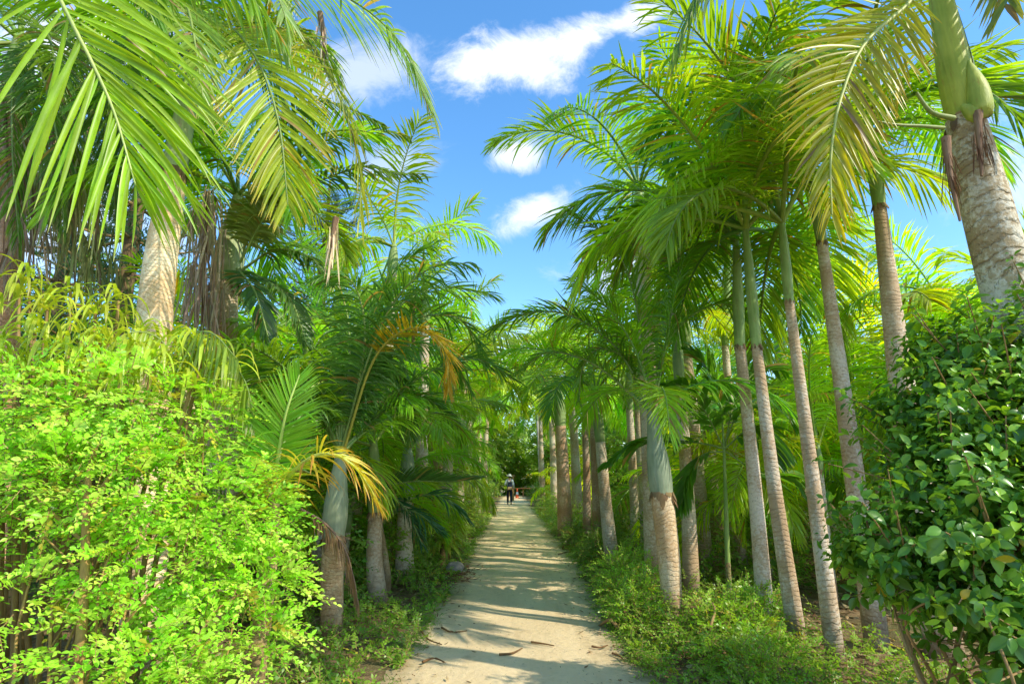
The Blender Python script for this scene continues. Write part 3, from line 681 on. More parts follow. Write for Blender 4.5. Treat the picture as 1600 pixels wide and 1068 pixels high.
# its hanging yellow-green frond, and the others overhead
hero(rb_, bb, [at(1450, -40, 3.55), at(1420, 5, 3.45), at(1350, 70, 3.3), at(1312, 160, 3.2), at(1298, 250, 3.15), at(1300, 335, 3.15)], n=58, Lmax=.60, width=.034, r0=.018, col=(.46, .45, .010), tip=(.60, .40, .03), tipat=.7, droop=.26, vee=-.1, ang=(64, 24), s0=.14, nseg=7, up=(.15, -1, .45),
     label='drooping yellow-green frond', ribcol=(.42, .42, .10), cjit=.25)
for pts, cc in (([(1470, -60, 3.5), (1380, -190, 3.3), (1240, -180, 3.1), (1120, -60, 3.0), (1060, 70, 3.0)], (.11, .22, .03)), ([(1480, -60, 3.6), (1560, -150, 3.5), (1660, -60, 3.3), (1700, 100, 3.2)], (.22, .30, .035)),
                ([(1470, -60, 3.7), (1500, -260, 4.1), (1480, -300, 4.9), (1450, -180, 5.6)], GREEN), ([(1480, -60, 3.5), (1570, -200, 3.2), (1620, -190, 2.8), (1590, -60, 2.6), (1570, 10, 2.55)], (.26, .32, .05)),
                ([(1480, -60, 3.6), (1620, -250, 3.9), (1800, -200, 4.0)], GREEN), ([(1470, -60, 3.6), (1420, -300, 3.4), (1300, -420, 3.2)], GREEN)):
    hero(rb_, bb, [at(*q) for q in pts], n=54, Lmax=.62, width=.042, r0=.022, col=cc, tip=(.36, .32, .09), tipat=.75, droop=.5, vee=.1, nseg=6)

# thin young palm in the verge
ry, by_, ty_ = palm_px('thin young palm with bare green stem among the verge weeds', (1141, 965), (1137, 880), (1131, 690), r=(.04, .034, .030), shaft_r=(.032, .028, .02, .014), crown_n=0, scale=.5, scol=(1, 1.05, .7), bcol=(.5, .55, .35), spear=True, name='young_palm')
dy = by_[1]
for pts in ([(1131, 700), (1100, 640), (1060, 600), (1030, 610)], [(1131, 700), (1080, 690), (1000, 690), (945, 725)], [(1133, 695), (1150, 620), (1190, 575), (1230, 580)], [(1133, 700), (1170, 670), (1200, 670), (1215, 720)], [(1131, 695), (1125, 630), (1105, 575), (1080, 545)], [(1134, 705), (1190, 740), (1240, 740), (1270, 770)], [(1130, 705), (1100, 710), (1075, 745), (1065, 790)], [(1132, 690), (1160, 640), (1215, 630), (1250, 670)]):
    dz = np.linspace(0, rng.uniform(-.45, .3), len(pts))
    hero(ry, by_, [at(x, y, dy + z) for (x, y), z in zip(pts, dz)], n=22, Lmax=.46, width=.075, r0=.012, col=(.10, .25, .025), droop=.3, vee=.15, ang=(58, 22), s0=.2)

# ------------------------------------------------------------------ left-hand palms
rl, bl, tl = palm_px('stout bottle palm with blue-grey crownshaft at the left edge of the path', (519, 995), (521, 838), (533, 700), midpx=(519, 915), r=(.11, .115, .115, .112), shaft_r=(.115, .132, .126, .10, .07, .05), smat='shaft_blue', crown_n=3, scale=1.0, emax=78, emin=40,
    bcol=(.95, .82, .64), scol=(1.02, .96, .84), col=(.75, .92, .9), name='bottle_palm')
d = bl[1]
DK = (.12, .27, .05)
for pts, kw in (([(536, 700), (560, 590), (600, 500), (680, 450), (770, 460)], dict(n=58, Lmax=.7)), ([(536, 700), (590, 650), (655, 590), (740, 560), (800, 590)], dict(n=54, Lmax=.62)), ([(532, 700), (520, 600), (470, 560), (400, 590), (360, 660)], dict(n=54, Lmax=.6)),
                ([(534, 700), (545, 580), (540, 480), (500, 400), (440, 380)], dict(n=56, Lmax=.65)), ([(536, 700), (580, 560), (640, 500), (720, 500), (760, 570)], dict(n=54, Lmax=.6)), ([(530, 705), (490, 640), (430, 590), (380, 560)], dict(n=50, Lmax=.55)),
                ([(538, 705), (600, 640), (660, 620), (715, 660)], dict(n=44, Lmax=.45)), ([(533, 700), (555, 600), (580, 500), (620, 420), (680, 380)], dict(n=54, Lmax=.6))):
    dz = np.linspace(0, rng.uniform(-.3, .8), len(pts))
    hero(rl, bl, [at(x, y, d + z) for (x, y), z in zip(pts, dz)], col=DK, tip=(.13, .2, .05), width=.036, droop=.38, vee=.3, **kw)
for pts in ([(534, 700), (560, 600), (570, 510), (550, 440), (500, 430)], [(536, 700), (575, 590), (630, 540), (690, 545), (735, 610)], [(532, 702), (510, 620), (470, 590), (430, 610), (410, 680)], [(535, 700), (565, 590), (610, 480), (670, 420), (735, 410)], [(536, 700), (560, 580), (600, 560), (630, 600), (640, 680)]):
    dz = np.linspace(0, rng.uniform(-.9, .9), len(pts)); hero(rl, bl, [at(x, y, d + z) for (x, y), z in zip(pts, dz)], n=54, Lmax=.58, width=.036, col=DK, tip=(.13, .2, .05), droop=.55, vee=.15)
hero(rl, bl, [at(538, 700, d), at(585, 560, d - .35), at(645, 512, d - .6), at(694, 545, d - .7), at(700, 612, d - .7)], n=52, Lmax=.42, width=.03, col=(.42, .30, .02), tip=(.48, .22, .03), tipat=.6, droop=.1, vee=.1, label='old golden yellow frond', ribcol=(.4, .33, .05), s0=.45)
hero(rl, bl, [at(470, 795, d - .35), at(505, 815, d - .3), at(535, 850, d - .3), at(552, 900, d - .3), at(560, 945, d - .3)], n=60, Lmax=.30, width=.012, col=(.34, .20, .09), tip=(.42, .28, .15), droop=1.6, vee=-.2, ang=(40, 12), label='hanging brown dead frond', mat='dry', name='dead_frond', r0=.014, ribcol=(.3, .2, .08), s0=.1, jitter=.2)

# young palm behind the lime shrub: the sunlit feather and the orange frond
base = np.array([at(420, 800, 4.55)[0], 4.55, 0]); ro = thing('young_palm', 'young palm with a sunlit feather frond and an orange frond behind the lime shrub', 'palm', base)
trunk(ro, base, [base - (0, 0, .05), at(424, 850, 4.55), at(430, 760, 4.55)], [.08, .06, .03], 'trunk', (.8, .8, .6))
hero(ro, base, [at(426, 775, 4.55), at(434, 715, 4.3), at(447, 645, 4.1), at(468, 585, 4.05)], n=40, Lmax=.38, width=.028, col=(.22, .44, .04), droop=.06, vee=.1, ang=(62, 22), label='sunlit bright green feather frond', s0=.14, jitter=.03, up=(.25, -1, .25), ribcol=(.45, .55, .15))
hero(ro, base, [at(428, 778, 4.45), at(455, 738, 4.05), at(505, 708, 3.95), at(555, 730, 3.95), at(592, 788, 4.0)], n=50, Lmax=.36, width=.022, col=(.46, .46, .05), tip=(.58, .27, .05), tipat=.3, droop=.5, vee=.35, cjit=.35, label='arching yellow and orange frond', ribcol=(.5, .5, .1), s0=.1, jitter=.2)
hero(ro, base, [at(424, 780, 4.9), at(400, 720, 5.0), at(370, 690, 5.1), at(340, 700, 5.1)], n=34, Lmax=.38, width=.03, col=(.12, .25, .03), droop=.4)
hero(ro, base, [at(430, 780, 4.9), at(440, 700, 5.1), at(480, 640, 5.3), at(520, 640, 5.4)], n=34, Lmax=.38, width=.03, col=(.10, .22, .03), droop=.4)

# low young palm at the foot of the second left palm: dark teal fans and the wide grey-green frond
base = gp(596, 930); base[0] += .06
ro = thing('young_palm', 'low young palm with dark teal fans and one wide horizontal frond at the left verge', 'palm', base)
trunk(ro, base, [base - (0, 0, .05), base + (0, 0, .3), at(594, 815, base[1])], [.07, .05, .03], 'trunk', (.7, .65, .5))
d = base[1]
hero(ro, base, [at(590, 820, d), at(585, 770, d - .1), at(640, 752, d - .25), at(700, 752, d - .35), at(745, 748, d - .4)], n=44, Lmax=.42, width=.03, col=(.10, .19, .05), droop=.05, vee=.9, ang=(45, 14), label='wide horizontal grey-green frond', s0=.2, jitter=.05)
for pts in ([(594, 820), (600, 780), (630, 790), (660, 850)], [(594, 820), (570, 770), (545, 770), (520, 800)], [(596, 820), (620, 800), (650, 800), (690, 830)], [(592, 820), (590, 770), (570, 740), (545, 735)], [(594, 820), (640, 780), (690, 775), (730, 810)]):
    hero(ro, base, [at(x, y, d - .12 * k) for k, (x, y) in enumerate(pts)], n=22, Lmax=.40, width=.032, col=(.05, .15, .05), droop=.2, vee=.2, ang=(60, 20), s0=.3)

GL = 'palms along the left side of the path'
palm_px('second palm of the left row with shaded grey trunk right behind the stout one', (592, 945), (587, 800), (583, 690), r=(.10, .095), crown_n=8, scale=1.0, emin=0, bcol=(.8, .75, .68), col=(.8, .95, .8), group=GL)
palm_px('third palm of the left row with a bluish crownshaft and tan trunk', (635, 872), (636, 768), (637, 700), d=9.6, r=(.125, .12), crown_n=9, scale=1.1, smat='shaft_blue', col=(.85, .95, .75), emin=18, group=GL)
for lab, px_, dd, h, rr, sc, cc in [
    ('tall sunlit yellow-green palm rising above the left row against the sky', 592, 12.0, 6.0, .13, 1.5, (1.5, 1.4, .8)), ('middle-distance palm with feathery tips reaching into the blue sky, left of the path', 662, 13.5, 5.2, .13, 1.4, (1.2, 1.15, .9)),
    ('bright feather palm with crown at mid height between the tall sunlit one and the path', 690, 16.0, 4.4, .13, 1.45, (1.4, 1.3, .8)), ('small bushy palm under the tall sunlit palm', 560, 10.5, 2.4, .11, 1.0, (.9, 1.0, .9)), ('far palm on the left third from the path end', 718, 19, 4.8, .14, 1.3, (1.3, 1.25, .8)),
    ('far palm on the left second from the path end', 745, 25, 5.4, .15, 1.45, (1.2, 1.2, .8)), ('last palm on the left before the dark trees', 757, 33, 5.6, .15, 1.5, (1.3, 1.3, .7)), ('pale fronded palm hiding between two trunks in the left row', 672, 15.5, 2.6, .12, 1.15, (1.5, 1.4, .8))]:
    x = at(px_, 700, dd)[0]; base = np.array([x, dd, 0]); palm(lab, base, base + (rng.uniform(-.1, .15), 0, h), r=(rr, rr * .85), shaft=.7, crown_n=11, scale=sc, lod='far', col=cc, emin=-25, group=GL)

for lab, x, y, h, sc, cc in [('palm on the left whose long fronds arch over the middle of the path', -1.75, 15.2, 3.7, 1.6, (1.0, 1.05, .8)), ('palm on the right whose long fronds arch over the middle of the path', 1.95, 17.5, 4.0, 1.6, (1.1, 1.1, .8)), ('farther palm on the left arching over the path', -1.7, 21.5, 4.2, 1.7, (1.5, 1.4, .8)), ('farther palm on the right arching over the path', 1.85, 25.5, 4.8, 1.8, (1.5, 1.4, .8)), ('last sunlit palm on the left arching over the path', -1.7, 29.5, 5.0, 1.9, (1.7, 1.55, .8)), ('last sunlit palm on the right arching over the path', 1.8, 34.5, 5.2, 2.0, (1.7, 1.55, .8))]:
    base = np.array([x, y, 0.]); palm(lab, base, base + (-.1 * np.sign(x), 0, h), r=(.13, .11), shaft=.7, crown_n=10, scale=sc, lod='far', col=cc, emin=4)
for k, (x, y, h, sc) in enumerate([(-2.5, 9.0, .8, 1.0), (-2.3, 11.2, 1.2, 1.1), (-2.6, 13.4, 1.0, 1.15), (-2.2, 15.8, 1.5, 1.2), (-2.4, 18.6, 1.6, 1.3), (-2.9, 10.4, 1.8, 1.15), (-2.2, 23, 1.8, 1.4), (-3.0, 8.4, 1.4, 1.1)]):
    base = np.array([x, y, 0.]); palm('low feather palm filling the gaps between the left trunks', base, base + (0, 0, h), r=(.09, .07), shaft=.35, crown_n=9, scale=sc, lod='near' if y < 12 else 'far', col=(1.15, 1.1, .8), emin=5, emax=76, name='young_palm', group='low palms between the left trunks')
# bright young palms with broad fronds between the trunks of the right row
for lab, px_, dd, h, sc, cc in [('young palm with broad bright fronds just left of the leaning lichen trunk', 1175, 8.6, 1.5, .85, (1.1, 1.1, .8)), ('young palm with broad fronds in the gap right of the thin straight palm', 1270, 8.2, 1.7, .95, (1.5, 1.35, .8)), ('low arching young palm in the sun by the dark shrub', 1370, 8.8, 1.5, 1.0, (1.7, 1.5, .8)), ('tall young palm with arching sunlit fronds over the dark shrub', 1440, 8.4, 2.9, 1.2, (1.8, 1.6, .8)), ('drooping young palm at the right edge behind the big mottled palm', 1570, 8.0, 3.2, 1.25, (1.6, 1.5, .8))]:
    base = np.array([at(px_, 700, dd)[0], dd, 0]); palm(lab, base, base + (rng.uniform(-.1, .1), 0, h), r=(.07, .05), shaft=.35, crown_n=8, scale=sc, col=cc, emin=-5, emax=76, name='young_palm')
# leaning pale palm behind the shrub and its hanging fronds
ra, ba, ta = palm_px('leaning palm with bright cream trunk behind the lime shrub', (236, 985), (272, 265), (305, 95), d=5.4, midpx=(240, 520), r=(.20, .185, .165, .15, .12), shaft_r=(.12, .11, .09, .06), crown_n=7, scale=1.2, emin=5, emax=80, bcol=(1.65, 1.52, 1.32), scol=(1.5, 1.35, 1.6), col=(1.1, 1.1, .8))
d = 5.4
for pts, cc, tp, kw in (([(300, 80, 5.2), (350, 40, 4.9), (400, 90, 4.6), (435, 190, 4.5), (450, 320, 4.5)], (.36, .44, .03), (.62, .44, .10), dict(n=58, Lmax=.85, width=.040, up=(.2, -1, .4), label='golden green drooping frond')),
                    ([(305, 80, 5.4), (400, -50, 5.2), (530, -10, 5.0), (620, 60, 4.9), (670, 165, 4.85)], (.20, .36, .045), (.5, .48, .25), dict(n=64, Lmax=.95, width=.036)),
                    ([(305, 90, 5.4), (430, 20, 5.2), (520, 130, 5.0), (560, 250, 5.0), (562, 340, 5.0)], (.38, .42, .04), (.65, .45, .15), dict(n=56, Lmax=.75, width=.034, label='yellowing drooping frond with bleached tips')),
                    ([(300, 80, 5.3), (240, 20, 5.2), (190, 100, 5.0), (170, 220, 5.0)], (.15, .28, .04), (.3, .3, .08), dict(n=54, Lmax=.65, width=.042)),
                    ([(305, 80, 5.4), (330, -60, 5.0), (390, -80, 4.6), (440, 10, 4.4), (450, 60, 4.4)], (.28, .40, .12), (.5, .45, .3), dict(n=54, Lmax=.6, width=.042)),
                    ([(305, 90, 5.6), (350, 60, 6.0), (420, 110, 6.3), (460, 200, 6.4)], (.10, .22, .04), None, dict(n=54, Lmax=.65, width=.042)),
                    ([(302, 90, 5.2), (290, 10, 4.7), (300, 40, 4.3), (320, 170, 4.2)], (.22, .36, .05), (.4, .36, .1), dict(n=44, Lmax=.55, width=.042))):
    hero(ra, ba, [at(*q) for q in pts], col=cc, tip=tp, tipat=.72, droop=.34, vee=.05, nseg=7, **kw)
# shreds of bleached fibre hanging from the golden frond
dead_skirt(ra, ba, [at(525, 340, 4.95), at(520, 370, 4.95), at(518, 420, 4.95)], 40, .35, .014, (.62, .50, .32), .02)
dead_skirt(ra, ba, [at(500, 20, 4.9), at(505, 60, 4.9), at(505, 90, 4.9)], 40, .3, .01, (.55, .42, .32), .02)

# palm with the big dead skirt and pale sheath
rs, bs, ts_ = palm_px('palm with pale sheaths and a long brown skirt of dead fronds by the cream trunk', (345, 950), (352, 440), (372, 300), d=7.0, r=(.16, .15), shaft_r=(.17, .2, .15, .09, .05), crown_n=10, scale=1.2, emin=5, scol=(1.7, 1.4, 1.9), bcol=(1.1, 1.0, .9), col=(1.1, 1.1, .8))
dead_skirt(rs, bs, [at(325, 300, 6.6), at(322, 380, 6.55), at(318, 470, 6.5), at(318, 530, 6.5)], 190, .85, .022, (.60, .44, .33), .10)
for pts, cc in (([(385, 330, 6.9), (400, 280, 6.7), (430, 220, 6.5), (480, 160, 6.4), (545, 170, 6.3), (600, 196, 6.3)], (.10, .2, .04)), ([(385, 330, 7.2), (440, 270, 7.2), (520, 215, 7.1), (590, 205, 7.0), (636, 212, 7.0)], (.13, .2, .05)), ([(385, 340, 7.2), (460, 300, 7.2), (560, 262, 7.1), (620, 270, 7.0), (662, 272, 7.0)], (.13, .22, .05)),
                ([(380, 400, 6.6), (385, 370, 6.5), (398, 330, 6.4), (440, 300, 6.3)], (.24, .30, .08)), ([(375, 410, 6.5), (395, 370, 6.4), (415, 330, 6.3), (420, 280, 6.3)], (.28, .33, .12)), ([(380, 420, 6.6), (430, 390, 6.5), (480, 400, 6.4), (520, 440, 6.3)], (.09, .2, .03)), ([(370, 420, 6.6), (380, 430, 6.2), (400, 460, 6.0), (420, 530, 5.9)], (.08, .19, .04)),
                ([(375, 420, 6.7), (420, 440, 6.5), (455, 470, 6.4), (480, 540, 6.3)], (.13, .25, .05))):
    hero(rs, bs, [at(*q) for q in pts], n=44, Lmax=.40, width=.05, col=cc, tip=(.3, .28, .12), droop=.45, vee=.2, s0=.2)

# near palm at the far left, only its fronds hang into the frame
bn = np.array([-3.3, 1.7, 0]); tn = np.array([-2.75, 1.9, 4.6])
rn, _, _ = palm('near palm out at the left whose big bright fronds hang into the top left corner', bn, tn, r=(.17, .12), shaft=.7, crown_n=0, spear=False)
for pts, kw in (([(-120, -260, 2.1), (20, -170, 2.15), (85, -20, 2.2), (145, 100, 2.25), (180, 180, 2.3), (212, 290, 2.35)], dict(n=42, Lmax=.92, width=.036, ang=(66, 16), col=(.36, .56, .03), tip=(.6, .6, .25), tipat=.86, s0=.2, up=(.5, -1, .2), thin_side=1, dpow=2.0)),
                ([(-160, -260, 2.3), (0, -230, 2.5), (160, -160, 2.7), (330, -80, 2.9), (440, 60, 3.0)], dict(n=40, Lmax=.6, width=.05, col=(.20, .36, .04), tip=(.4, .4, .15)))):
    hero(rn, bn, [at(*q) for q in pts], r0=.013, droop=.40, vee=-.1, nseg=9, fold=.3, jitter=.11, ribcol=(.42, .48, .14), **kw)
crown(rn, tn + (.1, 0, .6) - bn, 8, 1.1, 'near', (1.2, 1.2, .8), emin=10, avoid=lambda a, e: a < 80 or a > 300)

# shaggy palm at the far left edge
rz, bz, tz = palm_px('shaggy palm trunk wrapped in hanging dead fronds at the left edge of the frame', (-5, 900), (25, 180), (35, 60), d=6.2, r=(.16, .15), crown_n=12, scale=1.3, emin=-50, col=(.9, 1.0, .8), bcol=(1.1, .8, .65))
for dx, y0, y1, cc in ((5, 130, 330, (.56, .40, .29)), (45, 180, 420, (.5, .34, .24)), (25, 260, 480, (.42, .28, .19)), (80, 200, 330, (.34, .34, .14)), (110, 240, 460, (.4, .36, .16)), (150, 330, 480, (.26, .27, .09))):
    dead_skirt(rz, bz, [at(dx, y0, 5.9), at(dx + 4, (y0 + y1) / 2, 5.8), at(dx + 8, y1, 5.8)], 90, .55, .02, cc, .13)
for pts in ([(35, 60, 6.0), (80, 20, 5.9), (150, 80, 5.8), (190, 230, 5.8)], [(35, 60, 6.0), (60, 100, 5.6), (90, 220, 5.4), (100, 360, 5.4)], [(30, 60, 6.0), (20, 120, 5.6), (20, 250, 5.5), (30, 380, 5.5)], [(40, 80, 6.0), (120, 120, 5.9), (170, 220, 5.9), (180, 330, 5.9)]):
    hero(rz, bz, [at(*q) for q in pts], n=52, Lmax=.6, width=.034, col=(.12, .25, .04), tip=(.3, .28, .1), droop=.8, vee=-.2)

# ------------------------------------------------------------------ strap-leaved plant behind the lime shrub
def strap_plant():
    base = np.array([-3.3, 4.9, 0]); root = thing('strap_leaved_plant', 'cluster of arching yellow-green strap leaves above the lime shrub', 'plant', base); bf = Buf()
    heads = [(at(px, py, d_)) for px, py, d_ in [(-20, 470, 4.7), (30, 460, 4.8), (75, 480, 4.6), (110, 455, 4.9), (150, 490, 4.7), (185, 470, 4.8), (55, 520, 4.4), (130, 525, 4.5), (220, 515, 4.6), (0, 535, 4.3), (90, 545, 4.3), (255, 530, 4.7), (170, 535, 4.4), (205, 550, 4.3), (300, 540, 4.7), (290, 570, 4.4), (-60, 520, 4.5), (45, 440, 4.9), (320, 545, 4.3), (350, 575, 4.2), (240, 562, 4.1), (120, 565, 4.1), (20, 565, 4.1), (190, 585, 4.0), (300, 600, 4.0), (75, 590, 3.95)]]
    for h in heads:
        n = 15; a = rng.uniform(0, 2 * np.pi, n); e = rng.uniform(.2, 1.3, n)
        D = np.stack([np.cos(a) * np.cos(e), np.sin(a) * np.cos(e), np.sin(e)], 1)
        c = jit((.52, .62, .06), n, .25, .1)
        strips(bf, h + rng.normal(0, .03, (n, 3)), D, np.cross(D, [0, 0, 1.0]), rng.uniform(.3, .5, n), rng.uniform(.022, .034, n), 9, rng.uniform(1.0, 2.2, n), 1.5, .2, 'strap', c, (.55, .45, .2), .85)
    link('foliage', bf.mesh('foliage', M['leaf'], base), root)
    for h in heads:
        b2 = Buf(); g0 = np.array([h[0] * .6 + base[0] * .4, h[1] * .5 + base[1] * .5, -.05]); tube(b2, smoothpath([g0, lerp(g0, h, .5) + rng.normal(0, .06, 3), h], 12), np.linspace(.022, .012, 12), 7); link('stem', b2.mesh('stem', M['stem'], base), root)
strap_plant()
# hanging strap frond at the right end of it
base = np.array([at(300, 800, 4.6)[0], 4.6, 0]); ro = thing('young_palm', 'young palm with pale ribbon-like leaflets hanging over the top of the lime shrub', 'palm', base)
trunk(ro, base, [base - (0, 0, .05), at(300, 720, 4.6), at(285, 590, 4.6)], [.07, .06, .035], 'trunk', (.9, .85, .7))
for pts in ([(285, 590, 4.6), (300, 545, 4.5), (340, 545, 4.3), (380, 590, 4.15), (395, 640, 4.1)], [(285, 590, 4.6), (290, 530, 4.4), (330, 520, 4.1), (370, 560, 3.95)], [(285, 590, 4.6), (250, 530, 4.5), (200, 520, 4.3), (150, 560, 4.2)]):
    hero(ro, base, [at(*q) for q in pts], n=22, Lmax=.52, width=.032, col=(.34, .45, .06), tip=(.6, .55, .34), tipat=.6, droop=3.0, vee=-.2, ang=(50, 25), nseg=9, s0=.25, r0=.01, jitter=.16, dpow=.45)

# ------------------------------------------------------------------ background planting
def pine(label, base, h, tiers=13, spread=1.9):
    """tiered conifer with upswept needle brushes"""
    base = np.asarray(base, float); root = thing('pine_tree', label, 'tree', base, 'tall tiered conifers behind the left grove')
    bf = Buf(); tube(bf, smoothpath([base - (0, 0, .1), base + (.05, 0, h * .5), base + (0, 0, h)], 16), np.linspace(.24, .03, 16), 10); link('trunk', bf.mesh('trunk', M['stem'], base), root, color=(.6, .6, .7))
    cb = Buf(); bb_ = Buf()
    for k in range(tiers):
        z = h * (.18 + .8 * k / tiers); Lb = spread * (1 - .75 * k / tiers)
        for j in range(6):
            a = j * math.pi / 3 + k * .5 + rng.uniform(-.2, .2); dr = np.array([math.cos(a), math.sin(a), 0])
            p = smoothpath([base + (0, 0, z), base + dr * Lb * .5 + (0, 0, z - .08 * Lb), base + dr * Lb + (0, 0, z + .1 * Lb)], 12)
            tube(bb_, p, np.linspace(.035, .01, 12), 5, (.16, .11, .07), 1, False)
            n = 26; i = rng.integers(2, 12, n); sd = np.array([-dr[1], dr[0], 0])
            D = dr * rng.uniform(.2, .8, (n, 1)) + sd * rng.uniform(-1, 1, (n, 1)) + np.array([0, 0, 1]) * rng.uniform(.1, .7, (n, 1))
            P = p[i]; L = rng.uniform(.25, .5, n)
            # each twig becomes a brush of needles
            for q in range(9):
                t = q / 9; Pq = P + nrm(D) * (L * t)[:, None]; dn = nrm(D) * .8 + rng.normal(0, .55, (n, 3))
                strips(cb, Pq, dn, rng.normal(0, 1, (n, 3)), .15, .022, 2, -.15, 1, 0, 'grass', jit((.055, .12, .05), n, .3, .12), None, .8, 0, True)
    link('branches', bb_.mesh('branches', M['stem'], base), root) if False else None
    cb.v += bb_.v; cb.f += [f + cb.n for f in bb_.f]; cb.c += bb_.c; cb.m += bb_.m
    link('crown', cb.mesh('crown', [M['leaf'], M['stem']], base), root)
pine('tiered conifer showing between the shaggy palm and the cream trunk', (at(165, 600, 9.5)[0], 9.5, 0), 10.5)
pine('tall tiered conifer behind the strap-leaved plant at the left', (at(60, 600, 12)[0], 12, 0), 12.0)
pine('tiered conifer seen through the golden fronds left of the sky', (at(490, 600, 15)[0], 15, 0), 10.0, 13, 2.2)

def bush(label, base, blobs, n, leaf, col, tip=None, n_leaf=9, Ls=.3, group=None, name='shrub', mat='leaf', nst=6, cat='shrub', wid=None, flower=None):
    base = np.asarray(base, float); root = thing(name, label, cat, base, group)
    P, O = in_blobs([(base + np.asarray(c), r) for c, r in blobs], n, .45); bf = Buf()
    sprays(bf, P, O, n_leaf, Ls, leaf, wid or leaf * .55, col, tip, .4, .3, 2)
    P2 = P[:, 2] > .03
    link('foliage', bf.mesh('foliage', [M[mat], M['stem']], base), root)
    if nst: stems_to(root, base, P, nst, .02)
    if flower is not None:
        for q in rng.choice(len(P), flower, replace=False):
            fb = Buf(); k = 14
            strips(fb, np.tile(P[q] + O[q] * .28, (k, 1)) + rng.normal(0, .05, (k, 3)), O[q] + rng.normal(0, .9, (k, 3)), rng.normal(0, 1, (k, 3)), .09, .055, 2, .2, 1, 0, 'leaf', jit((.66, .12, .03), k, .2, .1), None, .8, 0, True)
            link('flower', fb.mesh('flower', M['leaf'], base), root)
    return root
# a small broadleaf tree above the left row
bt = np.array([at(640, 600, 14)[0], 14, 0])
bush('small round-leaved tree top showing against the sky above the left row', bt, [((0, 0, 6.6), (.6, .6, .7)), ((.3, 0, 7.2), (.4, .4, .45)), ((-.5, 0, 6.2), (.6, .6, .5)), ((0, 0, 5.3), (.9, .8, .8))], 500, .09, (.10, .24, .03), (.25, .4, .06), name='broadleaf_tree', cat='tree', nst=0)
bf = Buf(); tube(bf, smoothpath([(0, 0, -.1), (.1, 0, 3), (0, 0, 6.4)], 14), np.linspace(.12, .03, 14), 9)
link('trunk', bf.mesh('trunk', M['stem']), bpy.data.objects['broadleaf_tree'])

# grove palms standing behind both rows
GB = 'palms filling the grove behind the right row'
spots = [(5.2, 9.0, 2.2, 1.2), (7.0, 10.5, 3.6, 1.35), (4.6, 12.5, 2.4, 1.3), (8.6, 8.6, 3.0, 1.3), (6.4, 13.5, 3.2, 1.3), (9.6, 12.0, 4.4, 1.4), (3.4, 16.5, 3.6, 1.3), (11.5, 15, 4.6, 1.5), (8.4, 17, 5, 1.5), (5.4, 18, 4.4, 1.4), (3.0, 20, 4.4, 1.4), (13.5, 12, 4.6, 1.4), (12, 9, 4.4, 1.3), (7.4, 7.2, 2.2, 1.1), (9.0, 6.4, 3.0, 1.2), (15, 18, 5, 1.6), (5, 24, 5, 1.6), (10, 24, 5.5, 1.7),
         (4.0, 9.6, .9, 1.0), (5.8, 10.8, 1.0, 1.1), (3.4, 11.4, .8, .9), (6.8, 8.4, .8, 1.0), (4.2, 14.4, 1.0, 1.2), (8.0, 12.6, 1.4, 1.3), (6.0, 15.6, 1.2, 1.3), (10.4, 9.6, 1.2, 1.3), (2.9, 27, 4.4, 1.5), (4.4, 32, 5, 1.6), (2.1, 42, 5.6, 1.7), (7, 30, 5, 1.7), (12.5, 11, 2, 1.5), (14.5, 14.5, 2.5, 1.6), (17, 14, 4, 1.6), (11, 19, 2.5, 1.6), (7.5, 21, 2.2, 1.6)]
for k, (x, y, h, sc) in enumerate(spots):
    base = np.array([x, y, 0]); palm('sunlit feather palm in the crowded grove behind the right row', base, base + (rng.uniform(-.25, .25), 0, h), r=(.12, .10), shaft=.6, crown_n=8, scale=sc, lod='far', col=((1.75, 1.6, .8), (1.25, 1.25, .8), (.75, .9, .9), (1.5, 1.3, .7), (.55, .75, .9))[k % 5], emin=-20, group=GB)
GC = 'palms filling the grove behind the left row'
for k, (x, y, h, sc) in enumerate([(-3.0, 9.5, 2.6, 1.2), (-4.6, 8.6, 2.2, 1.2), (-4.2, 12, 4.0, 1.35), (-5.8, 11, 3.0, 1.3), (-3.6, 16, 4.2, 1.4), (-6.2, 15, 4.0, 1.5), (-2.9, 20, 4.0, 1.4), (-4.8, 21, 4.6, 1.5), (-8, 12, 3.4, 1.4), (-7.4, 8.6, 2.2, 1.2), (-4.4, 28, 4.6, 1.6), (-9.5, 17, 4.4, 1.6), (-2.1, 43, 5.6, 1.7), (-3.2, 34, 5, 1.6), (-5.4, 36, 5, 1.7), (-3.6, 11, 1.2, 1.2), (-5, 13.5, 1.2, 1.3), (-3, 18, 1.0, 1.2), (-6.4, 18, 2, 1.5), (-11, 13, 3.4, 1.5)]):
    base = np.array([x, y, 0]); palm('feather palm half hidden in the grove behind the left row', base, base + (rng.uniform(-.25, .25), 0, h), r=(.12, .10), shaft=.6, crown_n=11, scale=sc, lod='far', col=(1.5, 1.45, .8) if k % 2 else (1.0, 1.1, .9), emin=-30, group=GC)

# yellowing palm by the far end and arching low ones
for lab, x, y, h, sc, cc in [('low golden-leaved palm beside the far end of the path', 2.0, 30, .9, .8, (2.8, 1.9, .7)), ('second low yellowish palm by the far end under the overhanging fronds', 2.3, 22, 1.3, .8, (2.4, 1.8, .7))]:
    base = np.array([x, y, 0]); palm(lab, base, base + (.15, 0, h), r=(.1, .09), shaft=.3, crown_n=10, scale=sc, lod='far', col=cc, emin=-20)

